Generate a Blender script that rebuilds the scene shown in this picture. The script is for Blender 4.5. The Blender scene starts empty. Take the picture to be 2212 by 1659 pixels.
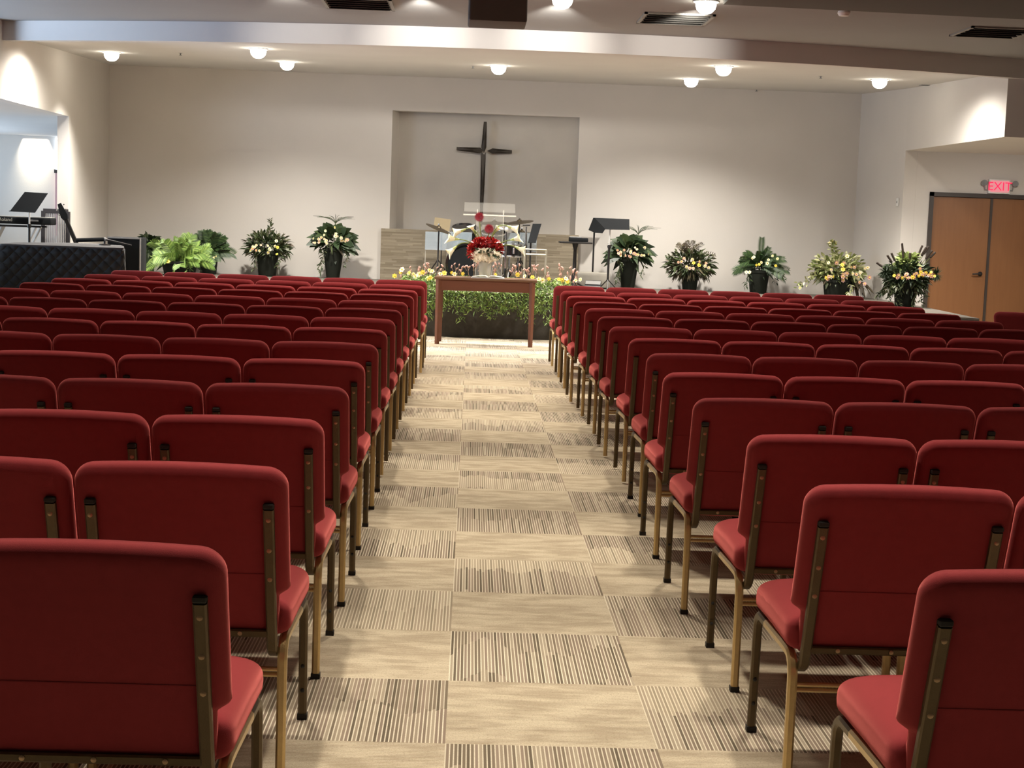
import bpy, bmesh, math, random
import numpy as np
from mathutils import Vector, Matrix

# ------------------------------------------------------------------ camera, world, exposure
SC = bpy.context.scene
COL = SC.collection
F_PX, PITCH, YAW, ROLL, EYE = 3331.87, 0.10375, 0.029476, 0.036, 1.4868
_f = Vector((math.sin(YAW)*math.cos(PITCH), math.cos(YAW)*math.cos(PITCH), -math.sin(PITCH)))
_r = Vector((math.cos(YAW), -math.sin(YAW), 0)); _u = _r.cross(_f)
RT = _r*math.cos(ROLL) + _u*math.sin(ROLL); UP = -_r*math.sin(ROLL) + _u*math.cos(ROLL); FW = _f
cam = bpy.data.cameras.new('camera'); camo = bpy.data.objects.new('camera', cam); COL.objects.link(camo)
camo.matrix_world = Matrix(((RT.x, UP.x, -FW.x, 0), (RT.y, UP.y, -FW.y, 0), (RT.z, UP.z, -FW.z, EYE), (0, 0, 0, 1)))
cam.sensor_width = 36; cam.sensor_fit = 'HORIZONTAL'; cam.lens = 36*F_PX/2212; cam.clip_end = 200; cam.clip_start = .05
SC.camera = camo
SC.view_settings.view_transform = 'Standard'; SC.view_settings.look = 'None'
SC.view_settings.exposure = 0.9; SC.view_settings.gamma = 1.0; SC.view_settings.use_curve_mapping = False
try:
    SC.cycles.max_bounces = 6; SC.cycles.diffuse_bounces = 4; SC.cycles.glossy_bounces = 3
    SC.cycles.transparent_max_bounces = 12; SC.cycles.sample_clamp_indirect = 4.0
except Exception: pass
W = bpy.data.worlds.new('world'); SC.world = W; W.use_nodes = True
W.node_tree.nodes['Background'].inputs[0].default_value = (1.0, .93, .84, 1); W.node_tree.nodes['Background'].inputs[1].default_value = .018

def spot(name, loc, power, size=110, blend=.9, color=(1, .84, .62), radius=.07, target=None, parent=None):
    l = bpy.data.lights.new(name, 'SPOT'); l.energy = power; l.spot_size = math.radians(size); l.spot_blend = blend
    l.color = color; l.shadow_soft_size = radius
    o = bpy.data.objects.new(name, l); COL.objects.link(o); o.location = loc
    if target is not None:
        o.rotation_euler = (Vector(target)-Vector(loc)).to_track_quat('-Z', 'Y').to_euler()
    if parent: o.parent = parent
    return o
def area(name, loc, target, sx, sy, power, color, spread=180):
    l = bpy.data.lights.new(name, 'AREA'); l.shape = 'RECTANGLE'; l.size = sx; l.size_y = sy; l.energy = power; l.color = color; l.spread = math.radians(spread)
    o = bpy.data.objects.new(name, l); COL.objects.link(o); o.location = loc
    o.rotation_euler = (Vector(target)-Vector(loc)).to_track_quat('-Z', 'Y').to_euler(); return o
WARM = (1, .945, .865); HALL = (1, .89, .71)
# hall downlights over the seating (their fittings are above the picture), tilted a little towards the rear of the room
for y, k in ((14.2, .50), (11.9, .66), (9.6, .78), (7.4, .80), (5.3, .78), (3.75, .66)):
    for x, p in ((-4.8, .50), (-2.6, .68), (-.9, .80), (.25, .85), (1.4, .80), (3.1, .68), (5.2, .48)):
        if y < 6: p = (p+.45)/1.45
        if y < 6 and abs(x) > 3.2: continue
        spot('hall_downlight', (x, y, 3.5), 170*k*p, 66 if abs(x) < 2 else 72, .85, HALL, .09, target=(x, y-1.25, 0))
area('window_daylight', (-9.4, 22.4, 1.4), (-6.8, 22.3, 2.9), 7.0, 1.3, 125, (.64, .80, 1.0), 150)
area('hall_window_daylight', (-8.6, 15.4, 1.9), (-6.2, 16.4, 3.6), 3.0, 1.4, 85, (.58, .75, 1.0), 100)

# ------------------------------------------------------------------ helpers
rnd = random.Random(7)
def at(px, py, Y):
    d = FW + RT*((px-1106)/F_PX) + UP*((829.5-py)/F_PX)
    t = Y/d.y; return Vector((0, 0, EYE)) + d*t
def zat(px, py, z):
    d = FW + RT*((px-1106)/F_PX) + UP*((829.5-py)/F_PX)
    t = (z-EYE)/d.z; return Vector((0, 0, EYE)) + d*t

class MB:
    def __init__(s): s.v = []; s.f = []; s.mi = []; s.m = 0
    def add(s, vs, fs):
        b = len(s.v); s.v += [tuple(v) for v in vs]; s.f += [tuple(i+b for i in f) for f in fs]; s.mi += [s.m]*len(fs)
    def box(s, c, sz, R=None):
        x, y, z = sz[0]/2, sz[1]/2, sz[2]/2
        vs = [Vector((sx*x, sy*y, sz_*z)) for sz_ in (-1, 1) for sy in (-1, 1) for sx in (-1, 1)]
        if R is not None: vs = [R @ v for v in vs]
        s.add([v+Vector(c) for v in vs], [(0, 2, 3, 1), (4, 5, 7, 6), (0, 1, 5, 4), (2, 6, 7, 3), (0, 4, 6, 2), (1, 3, 7, 5)]); return s
    def bx(s, x0, x1, y0, y1, z0, z1): return s.box(((x0+x1)/2, (y0+y1)/2, (z0+z1)/2), (x1-x0, y1-y0, z1-z0))
    def rbox(s, c, sz, bev=.01, seg=2, R=None):
        bm = bmesh.new(); bmesh.ops.create_cube(bm, size=1)
        bmesh.ops.scale(bm, vec=sz, verts=bm.verts)
        bmesh.ops.bevel(bm, geom=bm.edges[:], offset=bev, segments=seg, affect='EDGES', profile=.5)
        bm.verts.index_update()
        vs = [v.co.copy() for v in bm.verts]
        if R is not None: vs = [R @ v for v in vs]
        s.add([v+Vector(c) for v in vs], [[v.index for v in f.verts] for f in bm.faces]); bm.free(); return s
    def sweep(s, path, sec, side=None, cap=True):
        # sec: list of (a,b): a along side vector, b along normal
        path = [Vector(p) for p in path]; n = len(path); m = len(sec); rings = []
        prev = None
        for i, p in enumerate(path):
            t = (path[min(i+1, n-1)]-path[max(i-1, 0)]).normalized()
            if side is not None: a = Vector(side); a = (a - t*a.dot(t)).normalized()
            elif prev is None:
                a = t.orthogonal().normalized()
            else: a = (prev - t*prev.dot(t)).normalized()
            prev = a; b = t.cross(a)
            rings += [p + a*q[0] + b*q[1] for q in (sec[i] if isinstance(sec[0], list) else sec)]
        m = len(sec[0]) if isinstance(sec[0], list) else len(sec)
        fs = [(i*m+j, i*m+(j+1) % m, (i+1)*m+(j+1) % m, (i+1)*m+j) for i in range(n-1) for j in range(m)]
        if cap: fs += [tuple(range(m-1, -1, -1)), tuple((n-1)*m+j for j in range(m))]
        s.add(rings, fs); return s
    def tube(s, path, r, n=8, cap=True):
        rr = r if isinstance(r, (list, tuple)) else [r]*len(path)
        sec = [[(q*math.cos(2*math.pi*j/n), q*math.sin(2*math.pi*j/n)) for j in range(n)] for q in rr]
        return s.sweep(path, sec, cap=cap)
    def lathe(s, prof, c=(0, 0, 0), n=20, R=None, cap=True):
        vs = []
        for (r, z) in prof:
            for j in range(n):
                v = Vector((r*math.cos(2*math.pi*j/n), r*math.sin(2*math.pi*j/n), z))
                vs.append((R @ v if R is not None else v)+Vector(c))
        k = len(prof)
        fs = [(i*n+j, i*n+(j+1) % n, (i+1)*n+(j+1) % n, (i+1)*n+j) for i in range(k-1) for j in range(n)]
        if cap: fs += [tuple(range(n-1, -1, -1)), tuple((k-1)*n+j for j in range(n))]
        s.add(vs, fs); return s
    def sphere(s, c, r, n=10, k=6, sc=(1, 1, 1), R=None):
        prof = [(max(1e-4, math.sin(math.pi*i/k)), -math.cos(math.pi*i/k)) for i in range(k+1)]
        vs = []
        for (a, z) in prof:
            for j in range(n):
                v = Vector((r*sc[0]*a*math.cos(2*math.pi*j/n), r*sc[1]*a*math.sin(2*math.pi*j/n), r*sc[2]*z))
                vs.append((R @ v if R is not None else v)+Vector(c))
        fs = [(i*n+j, i*n+(j+1) % n, (i+1)*n+(j+1) % n, (i+1)*n+j) for i in range(k) for j in range(n)]
        s.add(vs, fs); return s
    def prism(s, poly, z0, z1):
        n = len(poly)
        vs = [(p[0], p[1], z0) for p in poly]+[(p[0], p[1], z1) for p in poly]
        fs = [tuple(range(n-1, -1, -1)), tuple(range(n, 2*n))]+[(i, (i+1) % n, n+(i+1) % n, n+i) for i in range(n)]
        s.add(vs, fs); return s
    def plate(s, pts, nrm):
        # closed outline in 3d, thickened along nrm
        n = len(pts); nv = Vector(nrm)
        vs = [Vector(p) for p in pts]+[Vector(p)+nv for p in pts]
        fs = [tuple(range(n-1, -1, -1)), tuple(range(n, 2*n))]+[(i, (i+1) % n, n+(i+1) % n, n+i) for i in range(n)]
        s.add(vs, fs); return s
    def leaf(s, b, d, L, Wd, droop=.3, segs=3, roll=0., nrm=(0, 0, 1)):
        b = Vector(b); d = Vector(d).normalized()
        side = d.cross(Vector(nrm))
        if side.length < .05: side = Vector((1, 0, 0))
        side.normalize(); side = Matrix.Rotation(roll, 3, d) @ side
        vs = []; 
        for i in range(segs+1):
            t = i/segs
            c = b + d*(L*t) + Vector((0, 0, -droop*L*t*t))
            w = Wd*.5*math.sin(math.pi*min(1, .06+.94*t)**.75) if i < segs else Wd*.02
            vs += [c-side*w, c+side*w]
        s.add(vs, [(2*i, 2*i+1, 2*i+3, 2*i+2) for i in range(segs)]); return s
    def frond(s, b, d, L, droop, nl, ll, lw, ang=55, nrm=(.15, -1, .55)):
        b = Vector(b); d = Vector(d).normalized()
        side = d.cross(Vector(nrm))
        if side.length < .05: side = Vector((1, 0, 0))
        side.normalize()
        def P(t): return b + d*(L*t) + Vector((0, 0, -droop*L*t*t))
        s.tube([P(i/4) for i in range(5)], [.004, .004, .003, .0025, .0015], 4)
        a = math.radians(ang)
        for i in range(nl):
            t = .18+.8*i/(nl-1); p = P(t); tg = (P(min(1, t+.02))-P(t-.02)).normalized()
            k = math.sin(math.pi*(.15+.85*(1-t)**.8))*.7+.35
            for sg in (-1, 1):
                dd = tg*math.cos(a)+side*sg*math.sin(a)+Vector((0, 0, .12))
                s.leaf(p, dd, ll*k, lw, .25, 2, 0, nrm)
        s.leaf(P(.97), d, ll*.5, lw, .2, 2, 0, nrm); return s
    def build(s, name, mats, parent=None, smooth=True, ang=35, loc=None):
        me = bpy.data.meshes.new(name); me.from_pydata(s.v, [], s.f)
        mats = mats if isinstance(mats, (list, tuple)) else [mats]
        for m in mats: me.materials.append(m)
        if len(mats) > 1: me.polygons.foreach_set('material_index', s.mi)
        me.update()
        if smooth:
            me.polygons.foreach_set('use_smooth', [True]*len(me.polygons))
            try: me.set_sharp_from_angle(angle=math.radians(ang))
            except Exception: pass
        o = bpy.data.objects.new(name, me); COL.objects.link(o)
        if parent is not None: o.parent = parent
        if loc is not None: o.location = loc
        return o
def tag(o, label, cat, group=None, kind=None):
    o['label'] = label; o['category'] = cat
    if group: o['group'] = group
    if kind: o['kind'] = kind
    return o
def thing(name, label, cat, loc=(0, 0, 0), rz=0, group=None):
    o = bpy.data.objects.new(name, None); COL.objects.link(o); o.location = loc; o.rotation_euler = (0, 0, rz)
    o.empty_display_size = .1
    return tag(o, label, cat, group)
def struct(mb, name, m, smooth=False):
    o = mb.build(name, m, smooth=smooth); o['kind'] = 'structure'; return o
def copy_obj(o, parent=None):
    c = o.copy(); COL.objects.link(c)
    if parent is not None: c.parent = parent
    return c
def sq(w, h, b=.004):
    x, y = w/2, h/2
    return [(-x+b, -y), (x-b, -y), (x, -y+b), (x, y-b), (x-b, y), (-x+b, y), (-x, y-b), (-x, -y+b)]
def arc(c, r, a0, a1, n, plane='yz', x=0):
    out = []
    for i in range(n+1):
        a = math.radians(a0+(a1-a0)*i/n); out.append((x, c[0]+r*math.cos(a), c[1]+r*math.sin(a)))
    return out
def text_mesh(txt, size, ext, mat, name, parent, loc, rot):
    cu = bpy.data.curves.new('t', 'FONT'); cu.body = txt; cu.size = size; cu.extrude = ext; cu.align_x = 'CENTER'; cu.align_y = 'CENTER'
    to = bpy.data.objects.new('t', cu); COL.objects.link(to)
    dg = bpy.context.evaluated_depsgraph_get(); me = bpy.data.meshes.new_from_object(to.evaluated_get(dg))
    bpy.data.objects.remove(to); bpy.data.curves.remove(cu)
    me.materials.clear(); me.materials.append(mat); me.name = name
    o = bpy.data.objects.new(name, me); COL.objects.link(o); o.parent = parent; o.location = loc; o.rotation_euler = rot; return o

# ------------------------------------------------------------------ materials
class NT:
    def __init__(s, name):
        s.mat = bpy.data.materials.new(name); s.mat.use_nodes = True; s.t = s.mat.node_tree; s.b = s.t.nodes['Principled BSDF']
    def n(s, typ, **kw):
        nd = s.t.nodes.new(typ)
        for k, v in kw.items(): setattr(nd, k, v)
        return nd
    def set(s, sock, v):
        if isinstance(v, bpy.types.NodeSocket): s.t.links.new(v, sock)
        else: sock.default_value = v
    def m(s, op, a, b=0., c=0.):
        nd = s.n('ShaderNodeMath', operation=op)
        s.set(nd.inputs[0], a); s.set(nd.inputs[1], b); s.set(nd.inputs[2], c); return nd.outputs[0]
    def mix(s, f, a, b):
        nd = s.n('ShaderNodeMix', data_type='RGBA'); s.set(nd.inputs[0], f)
        for k, v in ((6, a), (7, b)):
            s.set(nd.inputs[k], v if isinstance(v, bpy.types.NodeSocket) else (*v, 1))
        return nd.outputs[2]
    def noise(s, vec, scale, detail=2, rough=.5):
        nd = s.n('ShaderNodeTexNoise'); nd.inputs['Scale'].default_value = scale; nd.inputs['Detail'].default_value = detail; nd.inputs['Roughness'].default_value = rough
        if vec is not None: s.set(nd.inputs['Vector'], vec)
        return nd.outputs[0]
    def comb(s, x, y, z=0.):
        nd = s.n('ShaderNodeCombineXYZ')
        for k, v in enumerate((x, y, z)): s.set(nd.inputs[k], v)
        return nd.outputs[0]
    def white(s, vec):
        nd = s.n('ShaderNodeTexWhiteNoise', noise_dimensions='3D'); s.set(nd.inputs['Vector'], vec); return nd.outputs[0]
    def ramp(s, f, stops, interp='LINEAR'):
        nd = s.n('ShaderNodeValToRGB'); cr = nd.color_ramp; cr.interpolation = interp
        while len(cr.elements) < len(stops): cr.elements.new(.5)
        for e, (p, c) in zip(cr.elements, stops): e.position = p; e.color = (*c, 1)
        s.set(nd.inputs[0], f); return nd.outputs[0]
    def col(s, v): s.set(s.b.inputs['Base Color'], v if isinstance(v, bpy.types.NodeSocket) else (*v, 1))
    def bump(s, h, st, dist=.01):
        nd = s.n('ShaderNodeBump'); nd.inputs['Strength'].default_value = st; nd.inputs['Distance'].default_value = dist
        s.set(nd.inputs['Height'], h); s.t.links.new(nd.outputs[0], s.b.inputs['Normal'])
    def obj(s): return s.n('ShaderNodeTexCoord').outputs['Object']
    def pos(s): return s.n('ShaderNodeNewGeometry').outputs['Position']
def simple(name, c, rough=.6, metal=0., var=.12, sc=8., bump=0., bsc=60., sheen=0., spec=.5, coat=0.):
    k = NT(name); o = k.obj()
    nz = k.noise(o, sc, 3)
    k.col(k.mix(nz, [x*(1-var) for x in c], [min(1, x*(1+var)) for x in c]))
    k.b.inputs['Roughness'].default_value = rough; k.b.inputs['Metallic'].default_value = metal
    k.b.inputs['Specular IOR Level'].default_value = spec
    if sheen: k.b.inputs['Sheen Weight'].default_value = sheen; k.b.inputs['Sheen Roughness'].default_value = .38; k.b.inputs['Sheen Tint'].default_value = (1, .26, .25, 1)
    if coat: k.b.inputs['Coat Weight'].default_value = coat
    if bump: k.bump(k.noise(o, bsc, 2), bump, .004)
    return k.mat
def emis(name, c, st):
    k = NT(name); k.col((0, 0, 0)); nz = k.noise(k.obj(), 3)
    k.set(k.b.inputs['Emission Color'], k.mix(nz, c, c)); k.b.inputs['Emission Strength'].default_value = st; return k.mat
def leafy(name, stops, rough=.5, trans=.0):
    k = NT(name); g = k.n('ShaderNodeNewGeometry'); k.col(k.ramp(g.outputs['Random Per Island'], stops)); k.b.inputs['Roughness'].default_value = rough
    if trans: k.b.inputs['Subsurface Weight'].default_value = 0
    return k.mat

def carpet():
    T = .6096; k = NT('carpet_tiles'); p = k.n('ShaderNodeSeparateXYZ'); k.set(p.inputs[0], k.pos())
    X = k.m('DIVIDE', k.m('ADD', p.outputs[0], .02786), T); Y = k.m('DIVIDE', k.m('SUBTRACT', p.outputs[1], 4.2863), T)
    ix = k.m('FLOOR', X); iy = k.m('FLOOR', Y); fx = k.m('FRACT', X); fy = k.m('FRACT', Y)
    par = k.m('FLOORED_MODULO', k.m('ADD', ix, iy), 2.)
    inv = k.m('SUBTRACT', 1., par)
    a = k.m('ADD', k.m('MULTIPLY', fx, par), k.m('MULTIPLY', fy, inv))
    l = k.m('ADD', k.m('MULTIPLY', fy, par), k.m('MULTIPLY', fx, inv))
    tid = k.white(k.comb(ix, iy, 3.3))
    s = k.m('MULTIPLY', a, 52.); li = k.m('FLOOR', s); fr = k.m('FRACT', s)
    wob = k.noise(k.comb(k.m('ADD', k.m('MULTIPLY', a, 2.6), k.m('MULTIPLY', tid, 37.)), 0.5, 0.), 1.0, 2)
    jag = k.white(k.comb(li, tid, 9.1))
    seg = k.m('FLOOR', k.m('ADD', k.m('MULTIPLY', l, 1.5), k.m('ADD', k.m('MULTIPLY', wob, 2.2), k.m('MULTIPLY', jag, .14))))
    r1 = k.white(k.comb(li, tid, seg)); r2 = k.white(k.comb(seg, tid, 5.7)); r3 = k.white(k.comb(li, seg, tid))
    dark = k.ramp(r1, [(0, (.10, .082, .06)), (.25, (.20, .16, .12)), (.6, (.28, .215, .175)), (.85, (.34, .28, .215)), (1, (.42, .36, .28))])
    thick = k.m('ADD', .28, k.m('MULTIPLY', r2, .08))
    lightmask = k.m('LESS_THAN', fr, thick)
    low = k.m('MULTIPLY_ADD', r2, .36, .64)
    cream = k.mix(k.m('MULTIPLY', r3, .35), (.86, .80, .66), (.70, .62, .49))
    cst = k.mix(k.m('MULTIPLY', lightmask, low), dark, cream)
    wash = k.mix(k.m('MULTIPLY', k.m('GREATER_THAN', r2, .7), .35), cst, (.60, .515, .385))
    pos = k.pos()
    # quarter-turned tiles look flatter and mottled
    mot = k.noise(k.comb(k.m('MULTIPLY', X, 2.2), k.m('MULTIPLY', Y, 6.), tid), 1.6, 3)
    flat = k.mix(k.ramp(mot, [(0, (0, 0, 0)), (.40, (.12, .12, .12)), (.60, (.85, .85, .85)), (1, (1, 1, 1))]), (.42, .345, .25), (.70, .615, .47))
    flat = k.mix(.24, flat, cst)
    sp = k.noise(k.comb(k.m('MULTIPLY', X, 60.), k.m('MULTIPLY', Y, 110.), 0.), 1.2, 2); flat = k.mix(k.m('MULTIPLY', k.m('GREATER_THAN', sp, .58), .34), flat, (.27, .215, .15))
    base = k.mix(par, flat, wash)
    gr = k.noise(pos, 260., 2); base = k.mix(k.m('MULTIPLY', k.m('GREATER_THAN', gr, .56), .26), base, (.22, .17, .115))
    br = k.noise(pos, .9, 2); base = k.mix(k.m('MULTIPLY', br, .15), base, (.42, .33, .24))
    k.col(base); k.b.inputs['Roughness'].default_value = .95; k.b.inputs['Specular IOR Level'].default_value = .1
    k.bump(k.noise(pos, 300., 2), .25, .003); return k.mat

def stone():
    k = NT('stacked_stone'); p = k.n('ShaderNodeSeparateXYZ'); k.set(p.inputs[0], k.pos())
    row = k.m('MULTIPLY', p.outputs[2], 40.); ri = k.m('FLOOR', row)
    off = k.white(k.comb(ri, 1., 1.)); xi = k.m('FLOOR', k.m('ADD', k.m('MULTIPLY', p.outputs[0], 4.5), k.m('MULTIPLY', off, 7.)))
    c = k.white(k.comb(ri, xi, 2.))
    cc = k.ramp(c, [(0, (.17, .135, .09)), (.35, (.215, .178, .125)), (.7, (.255, .215, .155)), (1, (.31, .265, .19))])
    st = k.noise(k.comb(k.m('MULTIPLY', p.outputs[0], 4.), 0., k.m('MULTIPLY', p.outputs[2], 60.)), 1., 3)
    k.col(k.mix(k.m('MULTIPLY', st, .5), cc, (.28, .235, .165))); k.b.inputs['Roughness'].default_value = .85
    k.bump(k.m('ADD', c, k.m('MULTIPLY', st, .5)), .5, .02); return k.mat
def quilt():
    k = NT('quilted_cover'); p = k.n('ShaderNodeSeparateXYZ'); k.set(p.inputs[0], k.obj())
    s = k.m('ADD', p.outputs[0], p.outputs[1]); q = 24.
    a = k.m('ABSOLUTE', k.m('SINE', k.m('MULTIPLY', k.m('ADD', s, p.outputs[2]), q))); b = k.m('ABSOLUTE', k.m('SINE', k.m('MULTIPLY', k.m('SUBTRACT', s, p.outputs[2]), q)))
    h = k.m('POWER', k.m('MULTIPLY', a, b), .5)
    k.col(k.mix(k.noise(k.obj(), 5., 3), (.007, .0075, .008), (.015, .0145, .015))); k.b.inputs['Roughness'].default_value = .7
    k.bump(h, .9, .03); return k.mat
def wood(name, c1, c2, rough=.45, axis=2):
    k = NT(name); p = k.n('ShaderNodeSeparateXYZ'); k.set(p.inputs[0], k.obj())
    v = [k.m('MULTIPLY', p.outputs[i], 1.5 if i == axis else 22.) for i in range(3)]
    nz = k.noise(k.comb(*v), 1.3, 4, .6); k.col(k.mix(nz, c1, c2)); k.b.inputs['Roughness'].default_value = rough; return k.mat
def plaster(name, c, sc=1.4, var=.05, rough=.9, bump=.12):
    k = NT(name); o = k.pos(); k.col(k.mix(k.noise(o, sc, 4), [x*(1-var) for x in c], [min(1, x*(1+var)) for x in c]))
    k.b.inputs['Roughness'].default_value = rough; k.b.inputs['Specular IOR Level'].default_value = .25; k.bump(k.noise(o, 55., 3), bump, .006); return k.mat
def clear(name, c, alpha, rough=.05, spec=.8):
    k = NT(name); k.col(k.mix(k.noise(k.obj(), 4), c, c)); k.b.inputs['Roughness'].default_value = rough
    k.b.inputs['Alpha'].default_value = alpha; k.b.inputs['Specular IOR Level'].default_value = spec; return k.mat

M = dict(
    carpet=carpet(), stone=stone(), quilt=quilt(),
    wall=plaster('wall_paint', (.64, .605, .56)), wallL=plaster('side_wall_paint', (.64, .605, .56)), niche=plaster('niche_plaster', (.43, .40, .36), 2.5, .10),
    ceil=plaster('stage_ceiling_paint', (.60, .58, .555)), mceil=plaster('hall_ceiling_paint', (.30, .295, .285)), dark_ceil=plaster('dark_ceiling_panel', (.13, .125, .11)),
    stage=simple('stage_carpet', (.050, .043, .034), .95, bump=.3, bsc=200, var=.25, sc=30), stage_top=simple('stage_floor_carpet', (.12, .104, .084), .95, bump=.2, bsc=200),
    red=simple('red_upholstery', (.262, .034, .040), .9, var=.10, sc=40, bump=.2, bsc=900, sheen=1.0, spec=.1),
    gold=simple('gold_metal', (.60, .44, .21), .34, .6, var=.10, sc=60, bump=.15, bsc=300), rubber=simple('black_rubber', (.02, .018, .016), .7),
    bronze=simple('bronze_metal', (.115, .082, .042), .45, .55, var=.12, sc=60, bump=.15, bsc=300), screw=simple('screw_metal', (.42, .29, .18), .35, .8),
    table=wood('table_wood', (.105, .031, .014), (.155, .050, .021), .42, 0), tabtop=wood('table_top_wood', (.12, .058, .028), (.17, .085, .042), .35, 0), door=wood('door_wood', (.21, .085, .030), (.26, .115, .043), .5, 2),
    dframe=simple('door_frame_paint', (.045, .034, .028), .5), black=simple('black_paint', (.008, .009, .010), .75, spec=.15), blackm=simple('black_metal', (.02, .018, .017), .4, .3),
    gloss=simple('gloss_black', (.006, .006, .007), .12, coat=.6), chrome=simple('chrome', (.75, .75, .76), .16, 1.0, var=.03), silver=simple('white_metal', (.75, .74, .72), .4, .2),
    spk=simple('speaker_grille', (.12, .116, .108), .8, bump=.4, bsc=500), grey=simple('grey_plastic', (.25, .25, .25), .5), white=simple('white_plastic', (.78, .77, .74), .5),
    vent=simple('vent_metal', (.10, .095, .085), .6), ventlip=simple('vent_rim', (.26, .25, .22), .5),
    bulb=emis('lamp_glow', (1, .93, .78), 14.), cream=simple('paper_page', (.85, .83, .76), .8), cross=simple('dark_bronze_cross', (.030, .024, .018), .5, .4),
    pot=simple('dark_pot', (.008, .010, .006), .75, var=.3, spec=.25), potg=simple('green_pot', (.025, .05, .018), .45, var=.3),
    glass=clear('vase_glass', (.62, .58, .48), .42), acryl=clear('clear_acrylic', (.55, .52, .46), .09), acryl2=clear('clear_acrylic_desk', (.42, .40, .36), .05, .6, .05), acredge=clear('acrylic_edge', (.60, .56, .48), .40, .4, .2), shield=clear('drum_shield_acrylic', (.42, .50, .56), .42),
    cymbal=simple('cymbal_bronze', (.10, .078, .05), .35, .8), brass=simple('pale_metal', (.46, .42, .33), .35, .6), tan=simple('tan_board', (.34, .27, .16), .7),
    exitface=emis('exit_face_glow', (1, .34, .36), .42), exitlet=emis('exit_letter_glow', (1, .015, .07), .9), keys=simple('grey_lettering', (.45, .43, .38), .5),
    wood2=simple('amber_guitar_wood', (.34, .17, .05), .3, coat=.5), box=simple('beige_box', (.27, .25, .21), .7), rail=simple('railing_metal', (.07, .065, .07), .4, .4), railbar=simple('railing_bar', (.35, .33, .33), .4, .3),
    pane=emis('window_pane_glow', (.80, .88, 1.0), 2.2), pink=simple('pink_curtain', (.70, .42, .42), .8),
    g_dark=leafy('dark_green_leaves', [(0, (.010, .020, .008)), (.6, (.022, .042, .014)), (1, (.045, .068, .022))]),
    g_mid=leafy('mixed_green_leaves', [(0, (.018, .030, .010)), (.5, (.045, .068, .020)), (.85, (.075, .085, .035)), (1, (.10, .075, .05))]),
    g_palm=leafy('bright_palm_leaves', [(0, (.035, .075, .012)), (.45, (.11, .20, .03)), (1, (.27, .38, .09))]),
    g_palmd=leafy('dark_palm_leaves', [(0, (.012, .030, .008)), (.6, (.025, .06, .014)), (1, (.07, .12, .03))]),
    g_var=leafy('variegated_leaves', [(0, (.09, .12, .03)), (.35, (.24, .28, .09)), (.7, (.45, .46, .22)), (1, (.72, .70, .45))]),
    g_bronze=leafy('bronze_leaves', [(0, (.03, .02, .012)), (.6, (.065, .05, .025)), (1, (.10, .085, .04))]),
    g_gar=leafy('garland_leaves', [(0, (.06, .11, .018)), (.5, (.16, .27, .05)), (1, (.33, .42, .12))]),
    g_lime=leafy('lime_leaves', [(0, (.20, .27, .07)), (1, (.45, .52, .22))]), stem=simple('green_stem', (.17, .22, .05), .5), twig=simple('brown_twig', (.22, .14, .08), .7),
    f_yel=leafy('yellow_petals', [(0, (.78, .52, .03)), (1, (.85, .68, .12))]), f_wht=leafy('cream_petals', [(0, (.72, .66, .34)), (1, (.84, .80, .55))]),
    f_pink=leafy('pink_petals', [(0, (.44, .21, .17)), (1, (.60, .36, .29))]), f_bud=simple('pink_buds', (.60, .33, .28), .6, var=.3, sc=25), f_pal=leafy('pale_petals', [(0, (.42, .34, .22)), (1, (.60, .52, .38))]),
    f_red=leafy('red_petals', [(0, (.22, .004, .006)), (.6, (.42, .010, .012)), (1, (.60, .04, .02))]), f_dred=leafy('dark_red_petals', [(0, (.20, .006, .018)), (1, (.42, .02, .04))]), f_ivory=leafy('ivory_petals', [(0, (.90, .78, .60)), (1, (.93, .86, .70))]),
    calla_base=simple('calla_green_base', (.52, .58, .20), .5), calla=simple('calla_cream', (.90, .87, .64), .45, var=.03), cat=simple('cattail_brown', (.035, .022, .014), .8), patch=simple('dark_centre', (.06, .03, .01), .7),
)

# ------------------------------------------------------------------ the setting
ZS = .595      # stage floor height
YB = 23.0      # back wall
struct(MB().bx(-10, 10, -2, 23.4, -.06, 0), 'floor', M['carpet'])
def cz(y): return 3.375+.033*(y-17)   # stage ceiling rises gently to the back wall
# stage platform
spoly = [(-9.5, 19.6), (-3.4, 19.75), (-1.9, 19.95), (-.55, 19.93), (.1, 19.82), (.7, 19.86), (1.9, 19.95), (3.6, 18.9), (5.84, 17.5), (5.94, 20.3), (5.94, 22.6), (5.94, 22.9), (-5.3, 22.9), (-9.5, 22.9)]
struct(MB().prism(spoly, 0, ZS-.02), 'trim_1', M['stage'])
struct(MB().prism(spoly, ZS-.02, ZS), 'floor_stage', M['stage_top'])
# back wall with the niche cut out
NL, NR, NT_, NB = -1.22, 1.535, 3.075, 1.345
wb = MB(); 
wb.bx(-5.6, NL, YB, YB+.2, 0, 3.7); wb.bx(NR, 5.72, YB, YB+.2, 0, 3.7); wb.bx(NL, NR, YB, YB+.2, NT_, 3.7); wb.bx(NL, NR, YB, YB+.2, 0, NB)
struct(wb, 'wall_back', M['wall'])
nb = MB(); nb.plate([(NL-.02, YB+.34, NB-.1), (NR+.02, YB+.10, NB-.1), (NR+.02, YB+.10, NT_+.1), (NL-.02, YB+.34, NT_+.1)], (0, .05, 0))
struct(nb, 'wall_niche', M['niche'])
struct(MB().prism([(NL-.001, YB+.01), (NL+.085, YB+.335), (NL-.001, YB+.335)], NB, NT_), 'trim_2', M['wall'])
struct(MB().bx(-1.335, 1.585, YB-.10, YB-.001, ZS, 1.345), 'wall_stone', M['stone'])
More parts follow.
